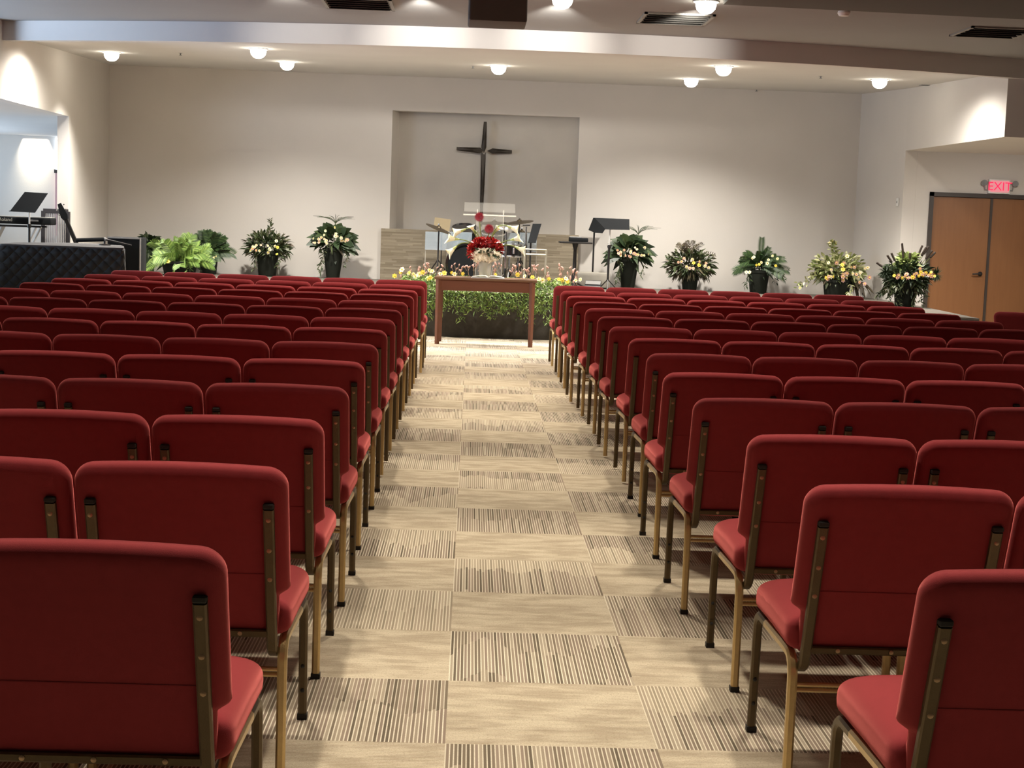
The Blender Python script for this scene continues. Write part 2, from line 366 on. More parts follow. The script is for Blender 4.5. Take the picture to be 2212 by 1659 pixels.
# right side: wall return, bulkhead over the door recess
rs = MB(); rs.prism([(5.70, 22.99), (5.93, 21.3), (6.10, 21.3), (6.10, 23.2), (5.70, 23.2)], 0, 3.75)
struct(rs, 'wall_right', M['wall'])
bh = MB(); bh.prism([(5.93, 21.3), (6.07, 17.75), (9.5, 17.75), (9.5, 21.3)], 2.675, 3.75)
struct(bh, 'wall_bulkhead', M['wall'])
DY = 21.3
dw = MB(); dx0, dx1 = 6.30, 8.06; dw.bx(6.101, dx0, DY, DY+.2, 0, 2.7); dw.bx(dx1, 9.5, DY, DY+.2, 0, 2.7); dw.bx(dx0, dx1, DY, DY+.2, 2.125, 2.7)
struct(dw, 'wall_door', M['wall'])
struct(MB().bx(9.5, 9.7, -2, 21.5, 0, 3.75), 'wall_right_hall', M['wall'])
# left side wall with opening, header, side room
lw = MB(); lw.bx(-5.51, -5.36, 20.75, 22.999, 0, 3.75); lw.bx(-5.51, -5.36, 17.62, 20.75, 2.68, 3.75)
struct(lw, 'wall_left', M['wallL'])
struct(MB().bx(-9.6, -5.51, 17.2, 27.0, 2.68, 2.78), 'ceiling_side_room', M['ceil'])
struct(MB().bx(-9.6, -5.2, 26.8, 27.0, 0, 2.68), 'wall_side_room', M['wallL'])
struct(MB().bx(-9.6, -5.56, 22.9, 26.8, ZS-.05, ZS), 'floor_side_room', M['stage_top'])
w1 = struct(MB().bx(-9.7, -9.6, 17.2, 27.0, 0, 2.78), 'wall_side_room_far', M['wallL'])
# narrow window slit at the end of the side room
sw = at(126, 330, 26.7); win = struct(MB().bx(sw.x-.06, sw.x+.10, 26.74, 26.79, 2.12, 2.66), 'window_1', M['pane'])
MB().bx(sw.x-.07, sw.x+.11, 26.70, 26.78, 2.06, 2.12).build('window_sill', M['dframe'], win, smooth=False)
MB().bx(sw.x-.06, sw.x+.10, 26.74, 26.79, 1.0, 2.06).build('curtain', M['pink'], win, smooth=False)
# stage ceiling (sloping), fascia, hall ceiling
fl = [(0, 89), (200, 87), (400, 88.5), (600, 91.5), (740, 95), (880, 98.5), (1000, 102), (1150, 109), (1300, 117), (1450, 124), (1600, 132), (1750, 140), (1900, 148), (2050, 157), (2168, 164.5)]
FZ, MZ = 3.335, 3.55
arcp = [zat(a, b, FZ) for a, b in fl]
pts = [(p.x, p.y) for p in arcp]; pts = [(-9.0, 18.9)]+pts+[(9.0, 18.9)]
# smooth the measured curve with a parabola
xs = np.array([p[0] for p in pts[1:-1]]); ys = np.array([p[1] for p in pts[1:-1]]); co = np.polyfit(xs, ys, 2)
cx = np.linspace(-8.5, 8.5, 60); arcxy = [(float(x), float(np.polyval(co, x))) for x in cx]
fa = MB(); vs = []; n = len(arcxy)
for (x, y) in arcxy: vs += [(x, y, FZ), (x, y, MZ+.12), (x, y+.12, FZ), (x, y+.12, MZ+.12)]
fs = []
for i in range(n-1):
    a, b = 4*i, 4*i+4
    fs += [(a, b, b+1, a+1), (a, a+2, b+2, b), (a+2, a+3, b+3, b+2)]
fa.add(vs, fs); struct(fa, 'trim_3', M['ceil'], smooth=True)
sc = MB(); vs = []
for (x, y) in arcxy: vs += [(x, y+.02, cz(y)+.012), (x, 23.3, cz(23.3)), (x, y+.02, cz(y)+.1), (x, 23.3, cz(23.3)+.1)]
fs = []
for i in range(n-1):
    a, b = 4*i, 4*i+4; fs += [(a, a+1, b+1, b), (a+2, b+2, b+3, a+3)]
sc.add(vs, fs); struct(sc, 'ceiling_stage', M['ceil'])
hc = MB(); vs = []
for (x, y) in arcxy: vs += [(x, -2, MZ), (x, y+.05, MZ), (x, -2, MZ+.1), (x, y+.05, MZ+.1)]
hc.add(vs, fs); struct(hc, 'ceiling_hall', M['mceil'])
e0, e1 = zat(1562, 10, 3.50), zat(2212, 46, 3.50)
struct(MB().prism([(e0.x, 11.5), (9.4, 11.5), (9.4, e1.y+(e1.y-e0.y)*.5), (e0.x, e0.y)], 3.50, MZ-.002), 'trim_4', M['dark_ceil'])  # dark, slightly dropped panel on the right of the hall ceiling

# ------------------------------------------------------------------ chairs
def offset_loop(pts, d):
    n = len(pts); out = []
    for i in range(n):
        a = Vector(pts[i-1]); b = Vector(pts[i]); c = Vector(pts[(i+1) % n])
        e1 = (b-a).normalized(); e2 = (c-b).normalized()
        n1 = Vector((-e1.y, e1.x)); n2 = Vector((-e2.y, e2.x)); m = (n1+n2)
        if m.length < 1e-6: m = n1
        m.normalize(); k = 1/max(.5, m.dot(n1)); out.append(b+m*d*k)
    return out
def rpoly(pts, rad, n=5):
    # polygon with rounded corners (counter-clockwise)
    out = []; N = len(pts)
    for i in range(N):
        a = Vector(pts[i-1]); b = Vector(pts[i]); c = Vector(pts[(i+1) % N]); r = rad[i]
        u = (a-b).normalized(); v = (c-b).normalized()
        for j in range(n+1):
            t = j/n; p = (b+u*r)*(1-t)**2 + b*2*t*(1-t) + (b+v*r)*t*t; out.append(p)
    return out
LEAN = .215
def backrest_mesh():
    w, wn, zb, zt, rc = .2665, .236, .386, .858, .05
    th, R = .082, .040
    def hw(z):
        t = min(1, max(0, (z-.505)/.03)); t = t*t*(3-2*t); h = wn+(w-wn)*t
        if z > zt-rc: h = w-rc+math.sqrt(max(0, rc*rc-(z-(zt-rc))**2))
        if z < zb+.02: h = wn-.02+math.sqrt(max(0, .0004-(zb+.02-z)**2))
        return h
    zs = [zb, zb+.004, zb+.012, zb+.024, zb+.04, .45, .49, .505, .512, .52, .528, .535, .56, .62, .70, .76, .79]+[zt-.06+.06*math.sin(math.pi/2*k/9) for k in range(10)]
    ss = [0, .3, .6, .78]+[1-.22*(1-math.sin(math.pi/2*k/8)) for k in range(1, 9)]
    ss = [-q for q in reversed(ss[1:])]+ss
    def depth(x, z, h):
        if z > zt-rc and abs(x) > w-rc: q = min(1, max(0, R-(rc-math.hypot(abs(x)-(w-rc), z-(zt-rc))))/R)
        elif z > .6: q = min(1, max(0, R-min(h-abs(x), zt-z))/R)
        else: q = -1
        if q >= 0: return th/2-R*.98+R*.98*math.sqrt(max(0, 1-q*q))
        dx = h-abs(x); dz = min(zt-z, (z-zb)*1.6)
        ax = max(0, R-dx)/R; az = max(0, R-dz)/R; q = min(1, math.hypot(ax, az))
        return (th/2-R*.98)+R*.98*math.sqrt(max(0, 1-q*q)) if q < 1 else (th/2-R*.98)
    mb = MB(); vs = []; nz, nx = len(zs), len(ss)
    for sg in (-1, 1):
        for z in zs:
            h = hw(z)
            for q in ss:
                x = q*h; d = depth(x, z, h)
                if sg > 0: d += .006*(1-(x/h)**2)
                crown = .008*(1-(x/w)**2)*max(0, (z-.7)/.158)
                vs.append((x, -.125*(z-.37)/.39+.028+sg*d, z+crown))
    o = nz*nx
    fs = []
    for i in range(nz-1):
        for j in range(nx-1):
            p = i*nx+j; fs.append((p, p+1, p+nx+1, p+nx)); p += o; fs.append((p, p+nx, p+nx+1, p+1))
    for i in range(nz-1):
        p = i*nx; fs.append((p, p+nx, o+p+nx, o+p)); p = i*nx+nx-1; fs.append((p, o+p, o+p+nx, p+nx))
    for j in range(nx-1):
        fs.append((j, o+j, o+j+1, j+1)); p = (nz-1)*nx+j; fs.append((p, p+1, o+p+1, o+p))
    mb.add(vs, fs); return mb
def back_y(z, off=0.): return -.125*(z-.37)/.39+.028-.041+off    # rear face of the backrest
def seat_mesh():
    mb = MB(); n, k = 40, 18; vs = []
    a, b, c = .2665, .245, .056
    def se(w, e): return math.copysign(abs(w)**e, w)
    for i in range(k+1):
        ph = -math.pi/2+math.pi*i/k
        for j in range(n):
            th = 2*math.pi*j/n
            x = a*se(math.cos(ph), .30)*se(math.cos(th), .11); y = b*se(math.cos(ph), .30)*se(math.sin(th), .12); z = c*se(math.sin(ph), .62)
            zz = .437+z+.012*(1-(x/a)**2)*(1 if z > 0 else 0)
            zz -= .03*max(0, (y-.12)/.125)**2*.6
            vs.append((x, .24+y, zz))
    fs = [(i*n+j, i*n+(j+1) % n, (i+1)*n+(j+1) % n, (i+1)*n+j) for i in range(k) for j in range(n)]
    mb.add(vs, fs); return mb
TUBE = sq(.025, .025, .006)
LX = .246
def make_chair(detail):
    t = thing('padded_chair', 'x', 'chair')
    bk = backrest_mesh().build('backrest', M['red'], t, ang=50)
    seam = MB(); zs = .575
    seam.box((0, back_y(zs)-.0004, zs), (.47, .003, .0022)); 
    if detail: seam.build('seam', M['red'], bk)
    seat_mesh().build('seat', M['red'], t, ang=60)
    for sx in (-1, 1):
        x = sx*LX
        # rear leg bends forward into the seat rail
        p = [(x, 0, .012), (x, 0, .2), (x, 0, .325)]+arc((.055, .325), .055, 180, 90, 6, x=x)[1:]+[(x, .12, .38)]
        lg = MB().sweep(p, TUBE, side=(1, 0, 0)).build('leg', M['gold'], t)
        p2 = [(x, .525, .012), (x, .515, .2), (x, .508, .305)]+arc((.453, .315), .055, 10, 90, 6, x=x)[1:]+[(x, .36, .372)]
        lf = MB().sweep(p2, TUBE, side=(1, 0, 0)).build('leg', M['bronze'], t)
        MB().sweep([(x, .12, .38), (x, .36, .372)], TUBE, side=(1, 0, 0)).build('side_rail', M['gold'], t)
        xu = sx*.221; zz = [.345, .355, .37, .45, .6, .757]
        yy = [.02, .0, back_y(.37, -.006)]+[back_y(z, -.006) for z in zz[3:]]
        up = MB().sweep([(xu, y, z) for y, z in zip(yy, zz)], sq(.027, .022, .004), side=(1, 0, 0)).build('back_upright', M['bronze'], t)
        if detail:
            MB().box((x, 0, .006), (.029, .029, .022)).build('foot_cap', M['rubber'], lg, smooth=False)
            MB().box((x, .525, .006), (.029, .029, .022)).build('foot_cap', M['rubber'], lf, smooth=False)
            for z in (.09, .165): MB().sphere((x, .525-.01*z/.2-.0125, z), .0065, 8, 4).build('bolt', M['rubber'], lf)
            MB().rbox((xu, back_y(.762, -.006), .764), (.0275, .0225, .014), .003, 1).build('end_cap', M['rubber'], up)
            for z in (.565, .645, .728): MB().lathe([(.0065, 0), (.0065, .002), (.0025, .003)], (xu, back_y(z, -.0168), z), 8, Matrix.Rotation(math.radians(90), 3, 'X')).build('screw', M['screw'], up)
    cb = MB().sweep([(-.21, back_y(.409, -.004), .409), (.21, back_y(.409, -.004), .409)], sq(.02, .024, .004), side=(0, 0, 1)).build('back_crossbar', M['bronze'], t)
    if detail:
        for x in (-.14, 0, .14): MB().lathe([(.006, 0), (.006, .002), (.0025, .003)], (x, back_y(.409, -.016), .409), 8, Matrix.Rotation(math.radians(90), 3, 'X')).build('screw', M['screw'], cb)
    st = MB(); st.tube([(-LX, 0, .290), (LX, 0, .290)], .0065, 8); st.tube([(-LX, 0, .305), (LX, 0, .305)], .0065, 8); st.build('stretcher', M['gold'], t)
    return t
def snapshot(root): return [(c, [g for g in c.children]) for c in root.children]
protoA = make_chair(True); snapA = snapshot(protoA)
protoB = make_chair(False); snapB = snapshot(protoB)
used = set()
def put_chair(detail, x, y, rz, label, group):
    p, sn = (protoA, snapA) if detail else (protoB, snapB)
    if detail not in used: used.add(detail); r = p
    else:
        r = p.copy(); COL.objects.link(r)
        for c, gs in sn:
            cc = c.copy(); COL.objects.link(cc); cc.parent = r
            for g in gs: gg = g.copy(); COL.objects.link(gg); gg.parent = cc
    r.location = (x, y, 0); r.rotation_euler = (0, 0, rz); r['label'] = label; r['group'] = group
    return r
ORD = ['first', 'second', 'third', 'fourth', 'fifth', 'sixth', 'seventh', 'eighth', 'ninth', 'tenth', 'eleventh', 'twelfth', 'thirteenth', 'fourteenth']
ROW = ['nearest', 'second', 'third', 'fourth', 'fifth', 'sixth', 'seventh', 'eighth', 'ninth', 'tenth', 'eleventh', 'twelfth', 'thirteenth', 'frontmost']
LY = [3.00, 3.95, 4.88, 5.83, 6.85, 7.83, 8.85, 9.80, 10.83, 11.88, 12.93, 13.90, 14.93, 16.08]
LXE = [-.462, -.458, -.458, -.455, -.468, -.468, -.478, -.480, -.486, -.487, -.480, -.484, -.452, -.462]
RY = [2.98, 3.95, 4.87, 5.865, 6.856, 7.866, 8.884, 9.872, 10.924, 11.918, 12.881, 13.924, 14.939, 16.113]
RXE = [.895, .884, .902, .874, .881, .924, .934, .911, .923, .908, .880, .887, .892, .888]
PITCHX = .5425
def visible(x, y):
    for dx in (-.28, 0, .28):
        for z in (0.1, .5, .86):
            d = Vector((x+dx, y, z-EYE)); q = d.dot(FW)
            if q > .3:
                px = 1106+F_PX*d.dot(RT)/q; py = 829.5-F_PX*d.dot(UP)/q
                if -15 < px < 2227 and py < 1680: return True
    return False
jr = random.Random(3)
for side, ys_, xs_, sg, nm in ((-1, LY, LXE, -1, 'left'), (1, RY, RXE, 1, 'right')):
    for i, (y, xe) in enumerate(zip(ys_, xs_)):
        for k in range(6):
            x = xe + sg*LX + sg*PITCHX*k + jr.uniform(-.001, .001)
            yy = y + jr.uniform(-.008, .008)
            if not visible(x, yy): continue
            rw = 'nearest row' if i == 0 else ('frontmost row' if i == 13 else ORD[i]+' row from the camera')
            if k == 0: lab = f'red padded chair at the aisle end of the {rw}, {nm} block'
            else: lab = f'red padded chair, {nm} block, {rw}, {ORD[k]} from the aisle'
            put_chair(i < 6, x, yy, math.radians(jr.uniform(-.25, .25)), lab, f'red chairs in rows {nm} of the aisle')
cp = at(2216, 690, 13.6)
put_chair(False, cp.x, 13.55, math.radians(-38), 'dark red chair turned sideways near the double door, past the row ends', 'red chairs beside the door')

# ------------------------------------------------------------------ communion table, book, bouquet
TB = thing('communion_table', 'brown wooden table with straight legs at the front of the aisle', 'table', (.195, 18.86, 0), math.radians(-2.2))
MB().rbox((0, 0, .800), (1.24, .50, .03), .006).build('table_top', M['tabtop'], TB)
MB().bx(-.56, .56, -.222, -.202, .655, .785).build('apron', M['table'], TB); MB().bx(-.56, .56, .202, .222, .655, .785).build('apron', M['table'], TB)
MB().bx(-.562, -.542, -.2, .2, .655, .785).build('apron', M['table'], TB); MB().bx(.542, .562, -.2, .2, .655, .785).build('apron', M['table'], TB)
for sx in (-1, 1):
    for sy in (-1, 1):
        MB().sweep([(sx*.565, sy*.222, 0), (sx*.565, sy*.222, .785)], [sq(.042, .042, .003), sq(.055, .055, .003)]).build('leg', M['table'], TB)
tz = .816
bk = thing('open_book', 'white open book lying on the wooden table in front of the vase', 'book', (.215, 18.735, tz), math.radians(-3))
MB().rbox((0, 0, .004), (.40, .23, .007), .002, 1).build('cover', M['white'], bk)
for sg in (-1, 1):
    p = [(sg*.004, 0, .012), (sg*.03, 0, .028), (sg*.08, 0, .029), (sg*.14, 0, .02), (sg*.19, 0, .012)]
    MB().sweep(p, [(-.105, -.003), (.105, -.003), (.105, .003), (-.105, .003)], side=(0, 1, 0)).build('page_block', M['cream'], bk)
vx = at(1047, 592, 18.97).x
FA = thing('flower_arrangement', 'tall glass vase with red and ivory blooms and arching calla lilies on the table', 'flowers', (vx, 18.97, tz))
mv = MB(); mv.lathe([(.070, 0), (.074, .004), (.077, .12), (.088, .245), (.084, .245), (.072, .12), (.068, .012), (.001, .010)], n=24, cap=False); mv.build('vase', M['glass'], FA)
st = MB()
for k in range(14):
    a = k*2.4; st.tube([(.045*math.cos(a), .045*math.sin(a), .012), (-.02*math.cos(a), -.02*math.sin(a), .24)], .005, 5)
st.build('stems', M['stem'], FA)
def ruffle(mb, c, r, n, seed, L=.05, Wd=.04):
    g = random.Random(seed)
    for k in range(n):
        z = 1-2*(k+.5)/n; ph = k*2.39996; q = math.sqrt(max(0, 1-z*z)); d = Vector((q*math.cos(ph), q*math.sin(ph), z))
        mb.leaf(Vector(c)+d*r*.45, d+Vector((g.uniform(-.5, .5), g.uniform(-.5, .5), g.uniform(-.3, .5))), L, Wd, .1, 2, g.uniform(0, 3))
g = random.Random(5)
for k in range(11):
    a = math.pi*(k/10); x = .165*math.cos(a)*(.9+.1*g.random()); z = .345+.095*math.sin(a)
    mb = MB(); ruffle(mb, (0, 0, 0), .06, 34, k, .055, .045); mb.build('red_bloom', M['f_red'], FA, loc=(x, g.uniform(-.07, .05), z))
for k, (x, z) in enumerate([(-.05, .40), (.05, .40), (0, .37), (-.10, .36), (.10, .36)]):
    mb = MB(); ruffle(mb, (0, 0, 0), .06, 34, 30+k, .055, .045); mb.build('red_bloom', M['f_red'], FA, loc=(x, -.03, z))
mb = MB(); ruffle(mb, (0, 0, 0), .05, 24, 77, .05, .045); mb.build('red_bloom', M['f_red'], FA, loc=(-.172, -.08, .28))
for k, (x, z) in enumerate([(-.135, .265), (-.09, .305), (-.035, .315), (.025, .32), (.085, .30), (.14, .275), (-.065, .25), (.0, .245), (.06, .235), (-.11, .235), (.11, .25)]):
    mb = MB(); mb.sphere((0, 0, 0), .042, 10, 6); ruffle(mb, (0, 0, 0), .05, 34, 50+k, .04, .048); mb.build('ivory_bloom', M['f_ivory'], FA, loc=(x, -.09+.03*g.random(), z))
def calla(bs, tip):
    bs = Vector((bs[0], g.uniform(-.03, .02), bs[1])); tip = Vector((tip[0], bs.y-.02, tip[1])); d = (tip-bs).normalized(); size = (tip-bs).length
    base = Vector((bs.x*.15, -.02, .33)); ctrl = bs-d*(.5*(bs-base).length)
    path = [base*(1-t)**2+ctrl*2*t*(1-t)+bs*t*t for t in [i/10 for i in range(11)]]
    MB().tube(path, .0075, 6).build('calla_stem', M['stem'], FA)
    sd = d.cross(Vector((0, 1, 0))).normalized(); n3 = d.cross(sd); up = 1 if sd.z > 0 else -1
    mb = MB(); vs = []; n = 16; prof = [(0, .008), (.2, .014), (.42, .021), (.62, .030), (.8, .042), (.92, .056), (.98, .066)]
    for (t, r) in prof:
        for j in range(n):
            a = 2*math.pi*j/n; c = math.cos(a)*up
            ext = .30*size*t**3*max(0, -c); rr = r*(.55+.45*size/.16)
            vs.append(bs+d*(t*size*.85+ext)+sd*math.cos(a)*rr+n3*math.sin(a)*rr+Vector((0, -.01*t, 0)))
    for i in range(len(prof)-1):
        mb.m = 1 if i < 2 else 0
        mb.add(vs[i*n:(i+2)*n], [(j, (j+1) % n, n+(j+1) % n, n+j) for j in range(n)])
    bm = mb.build('calla_bloom', [M['calla'], M['calla_base']], FA)
    MB().tube([bs+d*size*.3, bs+d*size*.8], [.006, .004], 6).build('spadix', M['f_yel'], bm)
for b_, t_ in (((-.25, .58), (-.415, .515)), ((-.324, .452), (-.484, .46)), ((-.353, .37), (-.465, .26)), ((.256, .637), (.40, .585)), ((.30, .467), (.432, .495)), ((.358, .387), (.49, .336)), ((-.15, .555), (-.19, .625)), ((.12, .565), (.165, .62))): calla(b_, t_)
for nm, x, z in (('a', -.09, .735), ('b', .035, .595)):
    mb = MB()
    for ring, (nn, L, el) in enumerate(((30, .068, .04), (24, .052, .22), (14, .030, .6))):
        for k in range(nn):
            a = 2*math.pi*(k+.5*ring)/nn; d = Vector((math.cos(a)*math.cos(el), -math.sin(el)*1.0, math.sin(a)*math.cos(el)))
            mb.leaf((0, -.008*ring, 0), d, L, .015, .03, 2, 0, (0, -1, .1))
    o = mb.build('gerbera_bloom', M['f_dred'], FA, loc=(x, -.03, z))
    MB().tube([(x*.3, 0, .32), (x*.8, .0, .5*z+.2), (x, -.02, z)], .006, 6).build('gerbera_stem', M['stem'], FA)
fo = MB(); 
for k in range(46):
    a = g.uniform(0, 2*math.pi); fo.leaf((.1*math.cos(a), .1*math.sin(a), .30), (math.cos(a), math.sin(a), g.uniform(-.2, 1.2)), g.uniform(.10, .2), .03, .3, 3, g.uniform(0, 3))
fo.build('foliage', M['g_dark'], FA)

# ------------------------------------------------------------------ flower garland along the stage front
GY = 19.70
GL = thing('flower_garland', 'long green garland with yellow and pink flowers trailing over the stage edge', 'garland', (0.26, GY+.05, ZS))
g = random.Random(11)
gx0, gx1 = at(850, 600, GY).x-.26, at(1250, 610, GY).x-.26
gm = MB()
for k in range(3600):
    x = g.uniform(gx0, gx1); u = g.random()
    edge = min(1, (x-gx0)/.15, (gx1-x)/.15)
    y = g.uniform(-.22, .12); z = .02+g.uniform(0, .17)*edge
    gm.leaf((x, y, z), (g.uniform(-1, 1), g.uniform(-1.2, .3), g.uniform(-.3, 1.1)), g.uniform(.035, .075), g.uniform(.012, .022), .4, 2, g.uniform(0, 3))
for k in range(60):
    x = gx0+(gx1-gx0)*(k+g.random())/60; L = g.uniform(.20, .40)*(1.15 if (k//5) % 2 == 0 else .8); y = -.20+g.uniform(-.05, .03)
    for j in range(64):
        t = g.random(); gm.leaf((x+g.uniform(-.06, .06), y+g.uniform(-.05, .05), .06-L*t), (g.uniform(-1, 1), g.uniform(-1, .2), g.uniform(-.9, .5)), g.uniform(.03, .06), g.uniform(.011, .02), .3, 2, g.uniform(0, 3))
go = gm.build('garland_foliage', M['g_gar'], GL); 
def bloom_mesh(n, L, Wd, pm, seed=0, face=(0, -1, .35)):
    mb = MB(); f = Vector(face).normalized(); s1 = f.orthogonal().normalized(); s2 = f.cross(s1)
    for k in range(n):
        a = 2*math.pi*k/n; d = s1*math.cos(a)+s2*math.sin(a)+f*.25; mb.leaf(f*.004, d, L, Wd, .1, 2, 0, f)
    mb.m = 1; mb.sphere(f*.014, L*.28, 8, 5); return mb
def flower(parent, loc, mats, n=6, L=.035, Wd=.03, face=(0, -1, .35), name='flower'):
    return bloom_mesh(n, L, Wd, None, 0, face).build(name, mats, parent, loc=loc)
protoY = bloom_mesh(6, .042, .036, None); 
fy = [(852, 596, 'y'), (869, 583, 'w'), (884, 590, 'y'), (893, 592, 'w'), (906, 592, 'w'), (914, 588, 'y'), (927, 584, 'w'), (934, 586, 'w'), (926, 603, 'y'), (930, 600, 'y'), (943, 604, 'w'), (951, 592, 'w'), (976, 589, 'y'), (982, 592, 'w'), (1000, 591, 'y'),
      (1040, 592, 'y'), (1070, 593, 'y'), (1118, 593, 'y'), (1134, 597, 'w'), (1150, 599, 'y'), (1164, 603, 'w'), (1172, 605, 'w'), (1186, 602, 'y'), (1207, 603, 'y'), (1215, 605, 'y'), (1222, 602, 'w'), (1226, 608, 'y'), (1243, 606, 'w'), (1254, 604, 'w'), (866, 588, 'y'), (898, 597, 'w'), (960, 590, 'y')]
pY = bloom_mesh(6, .042, .036, None).build('flower', [M['f_yel'], M['f_yel']], GL); pW = bloom_mesh(6, .046, .038, None).build('flower', [M['f_wht'], M['f_yel']], GL)
first = {'y': True, 'w': True}
for (a, b, c) in fy:
    p = at(a, b, GY-.15); src = pY if c == 'y' else pW
    o = src if first[c] else copy_obj(src, GL); first[c] = False
    o.location = (p.x-.26, p.y-GY-.05, p.z-ZS); o.rotation_euler = (g.uniform(-.3, .3), g.uniform(-1, 1), g.uniform(-.4, .4)); sk = g.uniform(.65, .95); o.scale = (sk, sk, sk)
for k, (a, b) in enumerate([(868, 580), (886, 577), (905, 577), (916, 572), (945, 578), (955, 574), (982, 570), (992, 572), (1010, 576), (1022, 572), (1066, 575), (1078, 570), (1110, 574), (1122, 572), (1142, 580), (1150, 574), (1160, 574), (1172, 582), (1182, 577), (1208, 572), (1214, 578), (1232, 578), (1240, 582), (1246, 588), (1030, 566), (1132, 582), (925, 569)]):
    tp = at(a, b, GY); bs = Vector((tp.x+g.uniform(-.06, .06), GY-.02, ZS+.14)); q = Vector((.26, GY+.05, ZS))
    md = (tp+bs)/2+Vector((g.uniform(-.03, .03), 0, 0))
    s_ = MB().tube([bs-q, md-q, tp-q], .004, 5).build('bud_twig', M['twig'], GL)
    for q_ in range(g.randint(3, 4)):
        o_ = Vector((g.uniform(-.045, .045), g.uniform(-.03, .03), -g.uniform(0, .13))) if q_ else Vector()
        mb = MB(); mb.sphere(tp-q+o_, g.uniform(.010, .016), 7, 5, (.85, .85, g.uniform(1.3, 1.9)), Matrix.Rotation(g.uniform(-.9, .9), 3, 'Y'))
        if q_: mb.tube([tp-q+o_, tp-q+Vector((o_.x*.4, 0, o_.z-.05))], .003, 4)
        mb.build('bud', M['f_bud'], s_)

# ------------------------------------------------------------------ potted arrangements along the back wall
def pot_mesh(rt, rb, h):
    return MB().lathe([(rb*.96, 0), (rb, .01), (rt*.985, h-.04), (rt*1.04, h-.038), (rt*1.05, h), (rt*.95, h), (rt*.93, h-.03), (.001, h-.035)], n=24, cap=False)
def dome(mb, g, n, cz_, hw, hh, L, Wd, up=.3, front=.75, droop=.4, dep=.8):
    # leaves scattered over a dome-shaped crown
    for k in range(n):
        a = g.uniform(0, 2*math.pi); e = math.asin(g.uniform(-.75, 1)); q = g.uniform(.45, .95)
        d = Vector((math.cos(a)*math.cos(e), math.sin(a)*math.cos(e)*dep, math.sin(e)))
        p = Vector((d.x*hw*q, d.y*hw*q*.8, cz_+d.z*hh*q))
        dd = d+Vector((g.uniform(-.5, .5), g.uniform(-.5, .3), up+g.uniform(-.4, .4)))
        mb.leaf(p-dd.normalized()*L*.4, dd, L*g.uniform(.7, 1.25), Wd*g.uniform(.7, 1.25), droop, 3, g.uniform(-1.5, 1.5))
def trail(mb, g, x, z0, L, n, y=-.14):
    for k in range(n):
        t = k/n; mb.leaf((x+g.uniform(-.025, .025)+.02*math.sin(6*t), y+g.uniform(-.03, .03), z0-L*t), (g.uniform(-1, 1), g.uniform(-.8, .2), g.uniform(-1, .1)), .055, .02, .3, 2, g.uniform(0, 3))
PBLOOM = {}
def add_flowers(t, pts, g, L=.035):
    for (x, y, z, c) in pts:
        mats = {'y': 'f_yel', 'w': 'f_wht', 'p': 'f_pink', 'k': 'f_pal'}[c]
        if c not in PBLOOM: o = bloom_mesh(6, .040, .036, None).build('flower', [M[mats], M['f_yel']], t); PBLOOM[c] = o
        else: o = copy_obj(PBLOOM[c], t)
        o.location = (x, y, z); s_ = L/.052*g.uniform(.75, 1.15); o.scale = (s_, s_, s_); o.rotation_euler = (g.uniform(-.4, .4), g.uniform(-1.5, 1.5), g.uniform(-.5, .5))
def arr(px, py, Y, label, rt, rb, h, potm='pot', name='potted_arrangement'):
    p = at(px, py, Y); t = thing(name, label, 'plant', (p.x, Y, ZS), 0, 'potted arrangements along the stage wall')
    pot_mesh(rt, rb, h).build('pot', M[potm], t); return t
def band(g, x0, x1, z0, z1, n, cols, y=-.27):
    return [(g.uniform(x0, x1), y+g.uniform(-.03, .05), g.uniform(z0, z1), g.choice(cols)) for k in range(n)]
def px2(px, py, cx, base, Y): s = Y/F_PX; return (px-cx)*s, (base-py)*s
# 0 dark plant with a green pot, half behind the cabinet
g = random.Random(20); t = arr(322, 588, 22.5, 'small dark plant in green pot, half hidden by the black cabinet', .095, .07, .30, 'potg', 'potted_plant')
mb = MB(); dome(mb, g, 150, .42, .20, .17, .16, .06); mb.build('foliage', M['g_dark'], t)
# 1 bright palm
g = random.Random(21); t = arr(388, 590, 21.75, 'bright yellow-green palm with one yellow flower, beside the black cabinet', .25, .21, .20, 'pot', 'potted_palm')
for k in range(44):
    az = g.uniform(0, 2*math.pi); e = math.radians(g.uniform(8, 86)); d = Vector((math.cos(az)*math.cos(e), math.sin(az)*math.cos(e)*.7-.15, math.sin(e)))
    MB().frond((g.uniform(-.06, .06), g.uniform(-.10, .02), .20), d, g.uniform(.36, .54), g.uniform(.18, .5), 22, g.uniform(.10, .15), .016, g.uniform(42, 60), (g.uniform(-.6, .6), -1, g.uniform(.1, .9))).build('frond', M['g_palm'], t)
for a in (0, 1, 2, 3): trailm = MB()
mb = MB(); trail(mb, g, -.02, .18, .18, 22, -.26); trail(mb, g, .16, .2, .22, 22, -.24); mb.build('trailing_leaves', M['g_palm'], t)
add_flowers(t, [(-.10, -.34, .20, 'y')], g, .05)
mb = MB(); dome(mb, g, 110, .22, .30, .14, .14, .04); mb.build('foliage', M['g_palmd'], t)
